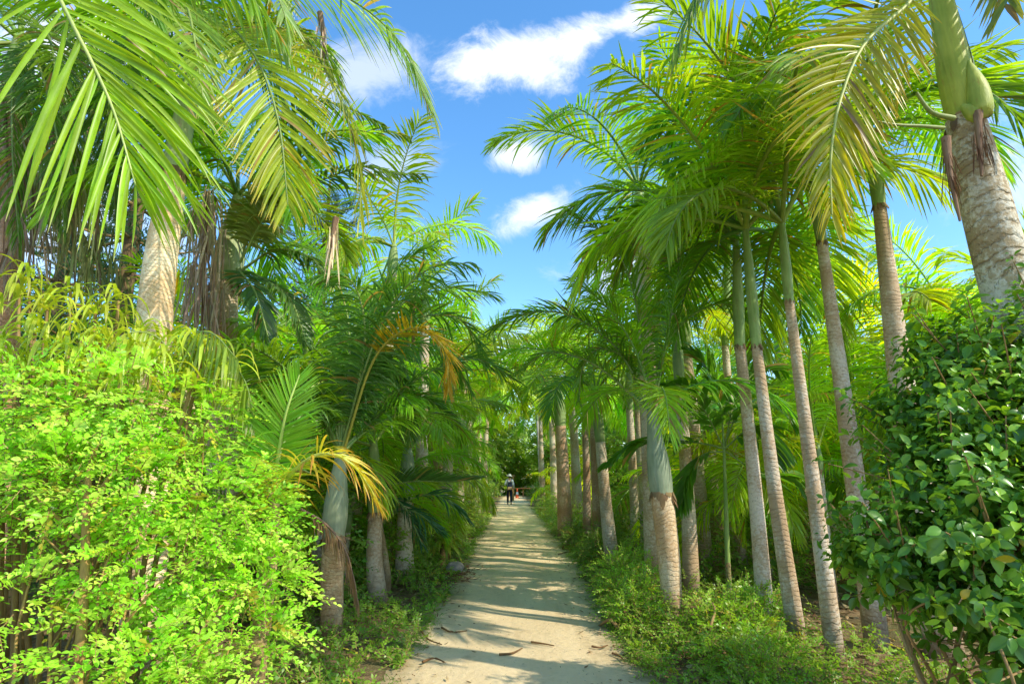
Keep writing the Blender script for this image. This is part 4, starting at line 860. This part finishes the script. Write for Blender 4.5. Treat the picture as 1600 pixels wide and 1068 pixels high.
# far dark trees closing the view
for k, (x, y, h) in enumerate([(-7, 52, 12), (-3.4, 56, 12.5), (0.4, 60, 11), (4, 57, 13), (8, 54, 12), (-12, 48, 10), (13, 48, 10), (-17, 42, 8), (18, 42, 8.5), (-14, 30, 7), (15, 31, 7), (-13, 22, 6), (20, 25, 7), (-2.8, 51, 7), (2.9, 50, 7), (0.4, 54, 6), (19, 18, 6), (23, 32, 8), (-19, 30, 8), (-10, 26, 6), (10, 36, 7.5), (-8, 40, 7.5), (17, 23, 6)]):
    base = np.array([x, y, 0]); blobs = [((rng.uniform(-1.5, 1.5), rng.uniform(-1, 1), h * f), (rng.uniform(1.4, 2.2), rng.uniform(1.2, 1.8), h * rng.uniform(.12, .18))) for f in (.08, .2, .32, .45, .58, .72, .88)]
    o = bush('dense broadleaf tree far off where the path ends' if abs(x) < 9 else 'dense green tree far back behind the grove', base, blobs, 1200, .36, (.18, .34, .035) if abs(x) < 2.5 else (.22, .38, .035), (.36, .52, .06), 8, .7, 'dense trees closing the view', 'broadleaf_tree', nst=0, cat='tree')
    bf = Buf(); tube(bf, smoothpath([(0, 0, -.1), (.2, 0, h * .4), (0, .1, h * .8)], 10), np.linspace(.25, .06, 10), 8); link('trunk', bf.mesh('trunk', M['stem']), o)

def dup(root, loc, rotz, sc):
    r_ = root.copy(); COL.objects.link(r_); r_.location = loc; r_.rotation_euler = (0, 0, rotz); r_.scale = (sc, sc, sc)
    for ch in root.children:
        c_ = ch.copy(); COL.objects.link(c_); c_.parent = r_
    return r_
protos_ = [o for o in COL.objects if o.name.startswith('broadleaf_tree') and o.get('label', '').startswith('dense green tree')]
for k, (x, y, sc) in enumerate([(6, 27, .6), (8.5, 31, .7), (11, 28, .7), (6.5, 36, .8), (12.5, 36, .9), (14, 26, .7), (17, 29, .8), (9, 44, .9), (5.5, 44, .8), (15.5, 20, .6), (21, 21, .8), (24, 26, .9), (20, 37, 1), (27, 34, 1), (12, 42, .9),
                               (-5, 31, .7), (-7.5, 27, .7), (-9.5, 34, .8), (-6, 42, .8), (-12, 27, .8), (-15, 24, .8), (-17, 34, 1), (-10, 20, .6), (-4, 45, .8), (-21, 26, 1), (-13, 38, .9), (-17, 18, .7), (-12.5, 15, .55), (18.5, 15.5, .6), (22, 15, .7)]):
    dup(protos_[k % len(protos_)], (x, y, 0), k * 1.7, sc)
# shrubs: sunny yellow-green ones at the left verge, and fill behind the rows
bush('feathery yellow-green bush at the left path edge near the walker', (-1.55, 19, 0), [((0, 0, .6), (.6, 1.6, .7)), ((.1, 1.6, .9), (.6, 1.2, .8)), ((-.2, -1.5, .45), (.5, 1.0, .5))], 900, .07, (.26, .44, .04), (.42, .55, .07), 9, .28)
bush('taller pale green bush behind the feathery one on the left', (-2.0, 24, 0), [((0, 0, 1.0), (.8, 2, 1.1)), ((.2, 3, .9), (.7, 2, 1.0))], 800, .08, (.22, .40, .04), (.4, .52, .07), 9, .3)
bush('mid green leafy bush between the left palms and the path', (-1.9, 9.4, 0), [((0, 0, .4), (.5, .9, .45)), ((-.2, .9, .6), (.5, .8, .5)), ((.15, 1.9, .35), (.4, .8, .4))], 800, .06, (.16, .34, .03), (.28, .44, .05), 9, .26)
bush('bright green bush hugging the left verge beyond the ringed trunk', (-1.55, 13, 0), [((0, 0, .4), (.4, 1.0, .45)), ((0, 1.5, .45), (.4, 1, .5))], 700, .065, (.2, .38, .035), (.34, .5, .06), 9, .26)
bush('bush with orange-red flowers in the sunny grove behind the right row', (7.2, 13.2, 0), [((0, 0, 1.2), (1.2, .8, 1.0)), ((1.4, 0, 1.5), (1, .8, .9)), ((-1.3, 0, 1), (.9, .8, .8))], 700, .10, (.14, .3, .03), (.25, .4, .05), 9, .3, flower=34)
fill = [(3.6, 9.2), (4.6, 10.6), (5.6, 8.2), (3.4, 12.5), (6.8, 9.5), (8.2, 10.5), (2.9, 15), (4.8, 14.2), (10.5, 11), (12.5, 13.5), (2.5, 19), (5.8, 16.6), (8.6, 14.6), (2.0, 24), (3.4, 28), (2.0, 34), (1.8, 40), (6.6, 7.0), (8.4, 8.0)]
for k, (x, y) in enumerate(fill):
    h = rng.uniform(.7, 1.5); bush('low sunlit shrub on the grove floor behind the right row', (x, y, 0), [((0, 0, h * .45), (.8, .7, h * .5)), ((rng.uniform(-.7, .7), .3, h * .7), (.6, .6, h * .4)), ((rng.uniform(-.9, .9), -.3, h * .3), (.6, .6, h * .35))], 380, .085, (.17, .34, .03), (.34, .48, .06), 8, .28, 'low shrubs on the grove floor behind the right row', nst=4)
for k, (x, y) in enumerate([(-2.6, 7.4), (-3.5, 6.9), (-4.8, 7.0), (-3.4, 10.6), (-2.5, 13), (-5.2, 9.4), (-6.6, 7.4), (-3.4, 14), (-2.4, 17), (-3, 22), (-2.2, 29), (-2.0, 36), (-1.8, 42), (-7, 10.5), (-4.6, 17), (-8.5, 9.5)]):
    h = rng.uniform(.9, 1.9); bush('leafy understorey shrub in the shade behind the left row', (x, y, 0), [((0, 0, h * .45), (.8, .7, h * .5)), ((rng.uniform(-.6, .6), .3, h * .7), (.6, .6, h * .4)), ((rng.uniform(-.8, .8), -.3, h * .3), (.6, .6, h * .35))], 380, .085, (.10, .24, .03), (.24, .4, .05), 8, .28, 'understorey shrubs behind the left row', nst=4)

# verge bushes on the right, each standing by itself
vb = [('bright fine-leaved bush at the foot of the palm standing alone', 1.55, 8.6, .5), ('bright fine-leaved bush against the left side of the stout bottle palm', 1.42, 7.1, .45), ('low bush between the stout bottle palm and the thin young palm', 1.95, 5.7, .42), ('bush right of the thin young palm stem', 2.35, 6.2, .42), ('shaded dark green bush at the right path edge under the dark trunks', 1.6, 11.4, .5), ('dark green bush farther along the right path edge', 1.55, 14.2, .5), ('last dark bush on the right before the peeling trunk', 1.5, 17.5, .55), ('low bush in the near right corner of the verge', 1.85, 4.7, .3), ('pale grassy bush on the right opposite the walker', 1.5, 27, .6), ('broad sunlit bush at the foot of the arching palm on the right', 1.75, 16.2, .8), ('tall loose bush on the right before the golden palm', 1.7, 21.0, .9), ('bright bush right beside the two dark ringed trunks', 2.0, 12.6, .8), ('bushy weeds behind the pale foot of the lone palm', 2.3, 10.2, .7)]
lb = [('tall bright bush beside the bluish ringed trunk on the left', -1.95, 9.9, 1.3), ('high leafy bush before the arching palm on the left', -2.0, 13.4, 1.6), ('high sunlit bush half way along the left verge', -2.0, 16.2, 1.7), ('loose green bush at the foot of the arching palm on the left', -1.75, 14.6, .9), ('tall leafy bush on the left just past the stone', -1.7, 11.8, .8), ('broad low bush on the left between two far trunks', -1.7, 17.0, .9)]
for lab, x, y, h in vb + lb:
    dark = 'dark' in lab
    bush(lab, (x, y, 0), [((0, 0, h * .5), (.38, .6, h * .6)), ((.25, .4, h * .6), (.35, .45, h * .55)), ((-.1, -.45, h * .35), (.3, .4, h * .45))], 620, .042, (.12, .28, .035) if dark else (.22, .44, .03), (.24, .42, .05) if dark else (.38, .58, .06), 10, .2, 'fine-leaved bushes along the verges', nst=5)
# rosette plant on the left verge
base = np.array([-1.32, 11.5, 0]); bf = Buf(); n = 60; a = rng.uniform(0, 6.28, n); e = rng.uniform(.1, 1.4, n)
D = np.stack([np.cos(a) * np.cos(e), np.sin(a) * np.cos(e), np.sin(e)], 1)
strips(bf, np.tile(base + (0, 0, .35), (n, 1)), D, np.cross(D, [0, 0, 1.]), rng.uniform(.5, .8, n), .055, 7, rng.uniform(.3, .9, n), 1.4, .2, 'strap', jit((.32, .42, .04), n, .3, .1), (.5, .4, .06), .7)
ro = thing('rosette_plant', 'yellow-green rosette plant with sword leaves on the left verge', 'plant', base); link('foliage', bf.mesh('foliage', M['leaf'], base), ro)
bf = Buf(); tube(bf, [base - (0, 0, .05), base + (0, 0, .4)], [.06, .05], 8); link('stem', bf.mesh('stem', M['stem'], base), ro)

# ------------------------------------------------------------------ ground cover, litter, twigs
def cover(name, xr, yr, n, h, leaf, col, tip, dens=None, n_leaf=9):
    y = yr[0] + (yr[1] - yr[0]) * rng.random(n) ** 1.5; l_, r_ = path_edges(y)
    o = rng.random(n) ** 1.3 * (xr[1] - xr[0]) + xr[0]
    x = r_ + o if xr[2] > 0 else l_ - o
    clump = np.sin(x * 2.1 + 1) * np.sin(y * 1.7) + .6 * np.sin(x * 5 + y * 3.1); k = clump > (-.75 if dens is None else dens); x, y, o = x[k], y[k], o[k]; n = len(x)
    P = np.stack([x, y, np.full(n, .0)], 1); hh = h * np.clip(.25 + o * 1.1, .2, 1) * rng.uniform(.5, 1.2, n)
    P[:, 2] = hh * rng.random(n) ** .7 * .7
    bf = Buf(); O = rand_dirs(n, -.1, .9); sprays(bf, P, O, n_leaf, .18, leaf, leaf * .55, col, tip, .3, .2, 2)
    o_ = link(name, bf.mesh(name, [M['leaf'], M['stem']])); structure(o_, 'stuff'); return o_
tag(cover('ground_cover', (.10, 2.4, 1), (3.2, 26), 7500, .38, .044, (.20, .40, .03), (.36, .54, .06)), 'low leafy weeds growing along the right verge', 'weeds')
tag(cover('ground_cover', (.10, 2.0, -1), (3.2, 26), 5500, .28, .05, (.17, .36, .03), (.32, .5, .05)), 'low leafy weeds growing along the left verge', 'weeds')
def far_cover():
    n = 9000; y = 9 + 60 * rng.random(n) ** 1.3; x = rng.uniform(-1, 1, n); x = np.sign(x) * (3 + np.abs(x) * 26); P = np.stack([x, y, rng.random(n) * (.35 + .5 * (np.sin(x * .7) * np.sin(y * .5) > 0))], 1)
    bf = Buf(); sprays(bf, P, rand_dirs(n, 0, 1), 7, .6, .17, .09, (.13, .29, .03), (.26, .42, .05), .2, .3, 2, False)
    o_ = link('undergrowth', bf.mesh('undergrowth', M['leaf'])); structure(o_, 'stuff'); tag(o_, 'green undergrowth covering the ground deep in the grove', 'undergrowth')
far_cover()
# short grass tufts at the path edge
def tufts():
    n = 5200; side = rng.random(n) < .5; y = 3.2 + 30 * rng.random(n) ** 1.7; l_, r_ = path_edges(y); o = np.abs(rng.normal(0, .22, n)) - .10
    x = np.where(side, r_ + .1 + o, l_ - .1 - o); k = (np.sin(y * 3.1 + side * 2) + np.sin(y * 1.1) + rng.normal(0, .5, n)) > -.3; x, y = x[k], y[k]; n = len(x); bf = Buf()
    for j in range(6):
        D = rand_dirs(n, .2, 1); P = np.stack([x + rng.normal(0, .03, n), y + rng.normal(0, .03, n), np.zeros(n)], 1)
        strips(bf, P, D, rng.normal(0, 1, (n, 3)), rng.uniform(.04, .13, n), .007, 3, .5, 1.2, 0, 'grass', jit((.16, .30, .04), n, .3, .12), None, .8, 0, True)
    o_ = link('grass', bf.mesh('grass', M['leaf'])); structure(o_, 'stuff'); tag(o_, 'short grass tufts fringing both sides of the sandy path', 'grass')
tufts()
def litter(name, label, n, fx, fy, leaf, cols, kind='stuff', lift=.01):
    x = fx(n); y = fy(n); P = np.stack([x, y, np.full(n, lift) + rng.random(n) * .02], 1); a = rng.uniform(0, 6.28, n)
    D = np.stack([np.cos(a), np.sin(a), rng.uniform(-.05, .3, n)], 1); Sd = np.stack([-np.sin(a), np.cos(a), rng.uniform(-.5, .5, n)], 1)
    c = np.asarray(cols)[rng.integers(0, len(cols), n)] * rng.uniform(.6, 1.3, (n, 1))
    bf = Buf(); strips(bf, P, D, Sd, leaf * rng.uniform(.5, 1.4, n), leaf * .4 * rng.uniform(.5, 1.3, n), 3, rng.uniform(-.2, .4, n), 1, .25, 'leaf', c)
    o = link(name, bf.mesh(name, M['dry'])); structure(o, kind); tag(o, label, 'leaf litter'); return o
BR = [(.30, .18, .08), (.42, .28, .14), (.2, .11, .05), (.48, .36, .2)]
litter('leaf_litter', 'brown fallen leaves covering the grove floor beneath the right row', 5200, lambda n: 1.4 + 6 * rng.random(n) ** 1.2, lambda n: 4 + 12 * rng.random(n), .10, BR)
litter('leaf_litter', 'brown fallen leaves under the left palms', 2600, lambda n: -1.2 - 4 * rng.random(n), lambda n: 3.6 + 10 * rng.random(n), .09, BR)
litter('leaf_litter', 'scattered bits of dry leaf along the edges of the path', 420, lambda n: np.where(rng.random(n) < .55, -.95 + np.abs(rng.normal(0, .22, n)), 1.1 - np.abs(rng.normal(0, .25, n))), lambda n: 3.8 + 14 * rng.random(n) ** 1.4, .055, BR, lift=.022)
litter('leaf_litter', 'small heap of reddish dry leaves by the stone on the left', 220, lambda n: -.95 + rng.normal(0, .16, n), lambda n: 10.0 + rng.normal(0, .5, n), .10, [(.30, .13, .06), (.24, .11, .06), (.36, .2, .1)], lift=.03)
litter('pebbles', 'tiny pale pebbles and crumbs scattered over the sandy path', 1300, lambda n: rng.uniform(-.95, 1.1, n), lambda n: 3.8 + 12 * rng.random(n) ** 1.3, .018, [(.45, .38, .28), (.30, .23, .15), (.62, .55, .44), (.2, .14, .09)], lift=.024)
twigs = [('curved brown twig lying on the sunny left half of the near path', [(690, 985), (705, 992), (730, 990)]), ('thin dark twig lying near the left path edge', [(655, 985), (668, 1003), (690, 1012)]), ('long slanting stick at the bottom middle of the path', [(780, 1028), (800, 1026), (816, 1018)]), ('straight dark stick on the right half of the near path', [(830, 1008), (850, 1011), (866, 1014)]),
         ('short twig at the right path edge below the weeds', [(957, 1026), (968, 1030), (976, 1038)]), ('pale twig in the shade at the bottom right of the path', [(925, 1015), (938, 1017), (950, 1013)]), ('forked-looking twig across the path by the weeds', [(905, 905), (935, 900), (968, 906)]), ('dark broken frond rib at the right path edge farther up', [(872, 868), (888, 864), (902, 866)]), ('short curved twig in the bottom left of the path', [(660, 1040), (678, 1034), (694, 1040)])]
for lab, pts in twigs:
    p = np.array([gp(*q) for q in pts]); c = p[0].copy(); p[:, 2] = .034; bf = Buf(); tube(bf, smoothpath(p, 10), np.linspace(.011, .005, 10), 6)
    tag(link('twig', bf.mesh('twig', M['stem'], c), None, c, color=(.6, .5, .5)), lab, 'twig', 'twigs lying on the sandy path')
# stone at the left verge
def stone(label, c, r, seed):
    q = np.random.default_rng(seed); nu, nv = 18, 12; u_ = np.linspace(0, 2 * np.pi, nu, endpoint=False); v_ = np.linspace(.05, np.pi - .05, nv); U, Vv = np.meshgrid(u_, v_)
    d = np.stack([np.sin(Vv) * np.cos(U), np.sin(Vv) * np.sin(U), np.cos(Vv)], -1); k = 1 + .16 * np.sin(3 * d[..., 0] + q.uniform(0, 6)) + .12 * np.sin(5 * d[..., 1] + q.uniform(0, 6)) + .06 * np.sin(9 * d[..., 2] + 7 * d[..., 0])
    Vt = d * k[..., None] * np.asarray(r); idx = np.arange(nu * nv).reshape(nv, nu); bf = Buf(); bf.add(Vt + np.array([0, 0, r[2] * .6]), np.stack([idx[:-1], idx[1:], np.roll(idx, -1, 1)[1:], np.roll(idx, -1, 1)[:-1]], -1), (.3, .28, .25))
    tag(link('stone', bf.mesh('stone', M['rock']), None, c), label, 'stone')
M['rock'] = smooth_mat('weathered_stone', (.20, .17, .14), (.42, .37, .32), .9, (9, 9, 9), .8, .1)
stone('rounded grey stone lying at the left path edge', (-.98, 10.4, 0), (.14, .16, .13), 5)

# ------------------------------------------------------------------ walker, bag, cone, post, barrier
M['skin'] = smooth_mat('skin', (.42, .26, .18), (.50, .32, .22), .5, (9, 9, 9), .05)
M['shirt'] = smooth_mat('pale_shirt_cloth', (.50, .58, .62), (.66, .72, .74), .8, (12, 12, 3), .5, .1)
M['denim'] = smooth_mat('navy_trouser_cloth', (.012, .018, .035), (.03, .04, .07), .85, (14, 14, 3), .5, .1)
M['hat'] = smooth_mat('pale_hat_cloth', (.55, .55, .50), (.68, .68, .62), .8, (20, 20, 20), .2, .1)
M['bag'] = smooth_mat('dark_bag_nylon', (.012, .02, .04), (.03, .045, .08), .6, (20, 20, 20), .3, .2)
M['tan'] = smooth_mat('tan_bag_cloth', (.36, .24, .13), (.46, .32, .19), .8, (20, 20, 20), .3, .1)
M['hair'] = smooth_mat('dark_hair', (.015, .011, .009), (.035, .025, .02), .5, (60, 60, 8), .4, .3)
M['shoe'] = smooth_mat('dark_shoe', (.03, .027, .025), (.06, .055, .05), .6, (20, 20, 20), .2, .2)
def skin_mesh(name, verts, edges, rads, mat, parent, root_i=0, sub=2):
    me = bpy.data.meshes.new(name); me.from_pydata([tuple(map(float, v)) for v in verts], edges, []); me.update(); me.materials.append(mat)
    o = link(name, me, parent); md = o.modifiers.new('skin', 'SKIN'); md.use_smooth_shade = True
    for i, r in enumerate(rads):
        sv = me.skin_vertices[0].data[i]; sv.radius = (r, r) if np.isscalar(r) else r; sv.use_root = (i == root_i)
    ss = o.modifiers.new('subsurf', 'SUBSURF'); ss.levels = sub; ss.render_levels = sub
    return o
pw = gp(796, 788); pw[2] = .01
rp = thing('person', 'person in pale shirt and dark trousers walking away down the path', 'person', pw)
hip, chest = .92, 1.32
V = [(0, 0, .93), (0, 0, 1.1), (0, .02, 1.3), (0, .02, 1.42), (0, .03, 1.5), (0, .05, 1.60), (0, .05, 1.68),
     (-.09, 0, .88), (-.10, .06, .50), (-.10, .02, .09), (-.11, .14, .05), (.09, 0, .88), (.10, -.02, .48), (.10, -.12, .10), (.11, 0, .05),
     (-.19, .02, 1.40), (-.27, -.02, 1.14), (-.20, .20, 1.24), (.19, .02, 1.40), (.25, 0, 1.12), (.26, .10, .88)]
E = [(0, 1), (1, 2), (2, 3), (3, 4), (4, 5), (5, 6), (0, 7), (7, 8), (8, 9), (9, 10), (0, 11), (11, 12), (12, 13), (13, 14), (3, 15), (15, 16), (16, 17), (3, 18), (18, 19), (19, 20)]
Rr = [(.15, .10), (.135, .095), (.16, .105), (.13, .08), (.055, .055), (.078, .092), (.06, .07), .085, .06, .04, .035, .085, .06, .04, .035, .06, .043, .032, .06, .043, .032]
def hand(V, E, Rr, w, d, sgn):
    d = np.array(d, float); d /= np.linalg.norm(d); sd = np.array([0.35 * sgn, .9, .1]); sd = sd - sd.dot(d) * d; sd /= np.linalg.norm(sd); wv = np.array(V[w])
    V.append(tuple(wv + d * .07)); E.append((w, len(V) - 1)); Rr.append((.03, .018)); pm = len(V) - 1
    for k, (o, L) in enumerate(((-.03, .07), (-.01, .08), (.01, .075), (.03, .06))):
        a = wv + d * .09 + sd * o; V.append(tuple(a)); Rr.append(.009); E.append((pm, len(V) - 1)); V.append(tuple(a + d * L * .6 + np.array([-.012 * sgn, 0, 0]))); Rr.append(.008); E.append((len(V) - 2, len(V) - 1)); V.append(tuple(a + d * L + np.array([-.03 * sgn, 0, 0]))); Rr.append(.007); E.append((len(V) - 2, len(V) - 1))
    a = wv + d * .035 - sd * .035; V.append(tuple(a)); Rr.append(.011); E.append((pm, len(V) - 1)); V.append(tuple(a + d * .035 - sd * .03)); Rr.append(.008); E.append((len(V) - 2, len(V) - 1))
hand(V, E, Rr, 17, (.5, .8, .5), -1); hand(V, E, Rr, 20, (.05, .2, -1), 1)
skin_mesh('body', V, E, Rr, M['skin'], rp)
skin_mesh('shirt', [(0, 0, .90), (0, 0, 1.1), (0, .02, 1.3), (0, .02, 1.42), (0, .03, 1.47), (-.19, .02, 1.40), (-.27, -.02, 1.14), (-.22, .14, 1.21), (.19, .02, 1.40), (.25, 0, 1.12), (.26, .08, .94)], [(0, 1), (1, 2), (2, 3), (3, 4), (3, 5), (5, 6), (6, 7), (3, 8), (8, 9), (9, 10)],
          [(.18, .125), (.16, .12), (.178, .125), (.15, .10), (.075, .07), .078, .06, .048, .078, .06, .046], M['shirt'], rp)
skin_mesh('trousers', [(0, 0, .98), (0, 0, .90), (-.09, 0, .84), (-.10, .06, .50), (-.10, .02, .09), (.09, 0, .84), (.10, -.02, .48), (.10, -.11, .11)], [(0, 1), (1, 2), (2, 3), (3, 4), (1, 5), (5, 6), (6, 7)], [(.15, .11), (.165, .118), .10, .078, .066, .10, .078, .066], M['denim'], rp)
skin_mesh('hair', [(0, .03, 1.56), (0, .02, 1.64), (0, .03, 1.70)], [(0, 1), (1, 2)], [(.06, .05), (.088, .09), (.07, .075)], M['hair'], rp)
for o_ in ((-.10, .02), (.10, -.12)):
    skin_mesh('shoe', [(o_[0], o_[1] - .05, .05), (o_[0], o_[1] + .06, .045), (o_[0], o_[1] + .17, .035)], [(0, 1), (1, 2)], [(.05, .05), (.05, .045), (.04, .03)], M['shoe'], rp)
hb = Buf(); tt = np.linspace(0, 1, 9); prof = [(.0, 1.79), (.06, 1.785), (.095, 1.76), (.105, 1.71), (.11, 1.675), (.15, 1.66), (.19, 1.645), (.19, 1.638), (.11, 1.66)]
ns = 20; th = np.linspace(0, 2 * np.pi, ns, endpoint=False); Vh = np.array([[(max(q, .002) * np.cos(a), .045 + max(q, .002) * np.sin(a), z) for a in th] for q, z in prof]); idx = np.arange(len(prof) * ns).reshape(len(prof), ns)
hb.add(Vh, np.stack([idx[:-1], idx[1:], np.roll(idx, -1, 1)[1:], np.roll(idx, -1, 1)[:-1]], -1), (.6, .6, .55)); link('sun_hat', hb.mesh('sun_hat', M['hat']), rp)
# the bag on the back
def rbox(bf, c, s, e=.35, n=14, mi=0, col=(.1, .1, .1)):
    u_ = np.linspace(0, 2 * np.pi, n * 2, endpoint=False); v_ = np.linspace(.01, np.pi - .01, n); U, Vv = np.meshgrid(u_, v_); sg = lambda a: np.sign(a) * np.abs(a) ** e
    P = np.stack([sg(np.sin(Vv)) * sg(np.cos(U)), sg(np.sin(Vv)) * sg(np.sin(U)), sg(np.cos(Vv))], -1) * np.asarray(s) + np.asarray(c); idx = np.arange(n * n * 2).reshape(n, n * 2)
    bf.add(P, np.stack([idx[:-1], idx[1:], np.roll(idx, -1, 1)[1:], np.roll(idx, -1, 1)[:-1]], -1), col, mi)
rk = thing('backpack', "dark backpack with a tan lower pocket on the walker's back", 'bag', pw + (.03, -.17, 1.0))
bf = Buf(); rbox(bf, (0, -.03, .13), (.14, .085, .19)); link('bag_body', bf.mesh('bag_body', M['bag']), rk)
bf = Buf(); rbox(bf, (0, -.06, -.06), (.15, .09, .085)); link('pocket', bf.mesh('pocket', M['tan']), rk)
for sx in (-1, 1):
    bf = Buf(); tube(bf, smoothpath([(sx * .09 - .03, .05, .30), (sx * .11 - .03, .14, .46), (sx * .12 - .03, .27, .42), (sx * .13 - .03, .29, .25), (sx * .15 - .03, .16, .08), (sx * .13 - .03, .04, 0)], 18), .018, 8, flat=.6); link('strap', bf.mesh('strap', M['bag']), rk)

M['orange'] = smooth_mat('orange_cone_plastic', (.62, .10, .03), (.75, .15, .05), .5, (6, 6, 6), .1, .3); M['white'] = smooth_mat('white_reflective_band', (.7, .7, .68), (.8, .8, .78), .4, (6, 6, 6), .05, .3)
cx = at(808, 750, 46); cpos = np.array([cx[0], 46, 0])
rc = thing('traffic_cone', 'small orange and white traffic cone at the far end of the path', 'cone', cpos)
def lathe(prof, ns=16):
    bf = Buf(); th = np.linspace(0, 2 * np.pi, ns, endpoint=False); V = np.array([[(q * np.cos(a), q * np.sin(a), z) for a in th] for q, z in prof]); idx = np.arange(len(prof) * ns).reshape(len(prof), ns)
    bf.add(V, np.stack([idx[:-1], np.roll(idx, -1, 1)[:-1], np.roll(idx, -1, 1)[1:], idx[1:]], -1), (.5, .2, .1)); return bf
link('cone_body', lathe([(.15, .03), (.13, .08), (.035, .72), (.002, .74)]).mesh('cone_body', M['orange']), rc); link('band', lathe([(.104, .30), (.101, .31), (.076, .48), (.070, .48)]).mesh('band', M['white']), rc)
bf = Buf(); rbox(bf, (0, 0, .02), (.2, .2, .02), .2, 8); link('base', bf.mesh('base', M['orange']), rc)
bpost = np.array([at(801, 750, 40)[0], 40, 0]); bf = Buf(); tube(bf, smoothpath([(0, 0, -.1), (.01, 0, .9), (0, 0, 1.75)], 10), [.10, .095, .09, .09, .088, .088, .086, .085, .085, .08], 9)
tag(link('wooden_post', bf.mesh('wooden_post', M['stem']), None, bpost, color=(1.2, 1.1, 1.0)), 'pale wooden post standing behind the walker at the far end', 'post')
rbar = thing('barrier', 'low wooden barrier rail across the far end of the path', 'barrier', (.6, 48, 0))
bf = Buf(); tube(bf, [(-.9, 0, .70), (1.4, 0, .72)], .025, 8); link('rail', bf.mesh('rail', M['stem']), rbar, color=(.8, .6, .6))
for x in (-.85, .3, 1.3):
    bf = Buf(); tube(bf, [(x, .06, -.1), (x, .06, .8)], .035, 8); link('post', bf.mesh('post', M['stem']), rbar, color=(.6, .5, .5))

# ------------------------------------------------------------------ render settings
S.view_settings.view_transform = 'Standard'; S.view_settings.look = 'None'; S.view_settings.exposure = 0; S.view_settings.gamma = 1
S.cycles.max_bounces = 8; S.cycles.diffuse_bounces = 5; S.cycles.transmission_bounces = 6; S.cycles.glossy_bounces = 3
S.cycles.use_denoising = True
try: S.cycles.denoiser = 'OPENIMAGEDENOISE'
except Exception: pass
S.cycles.sample_clamp_indirect = 4.0
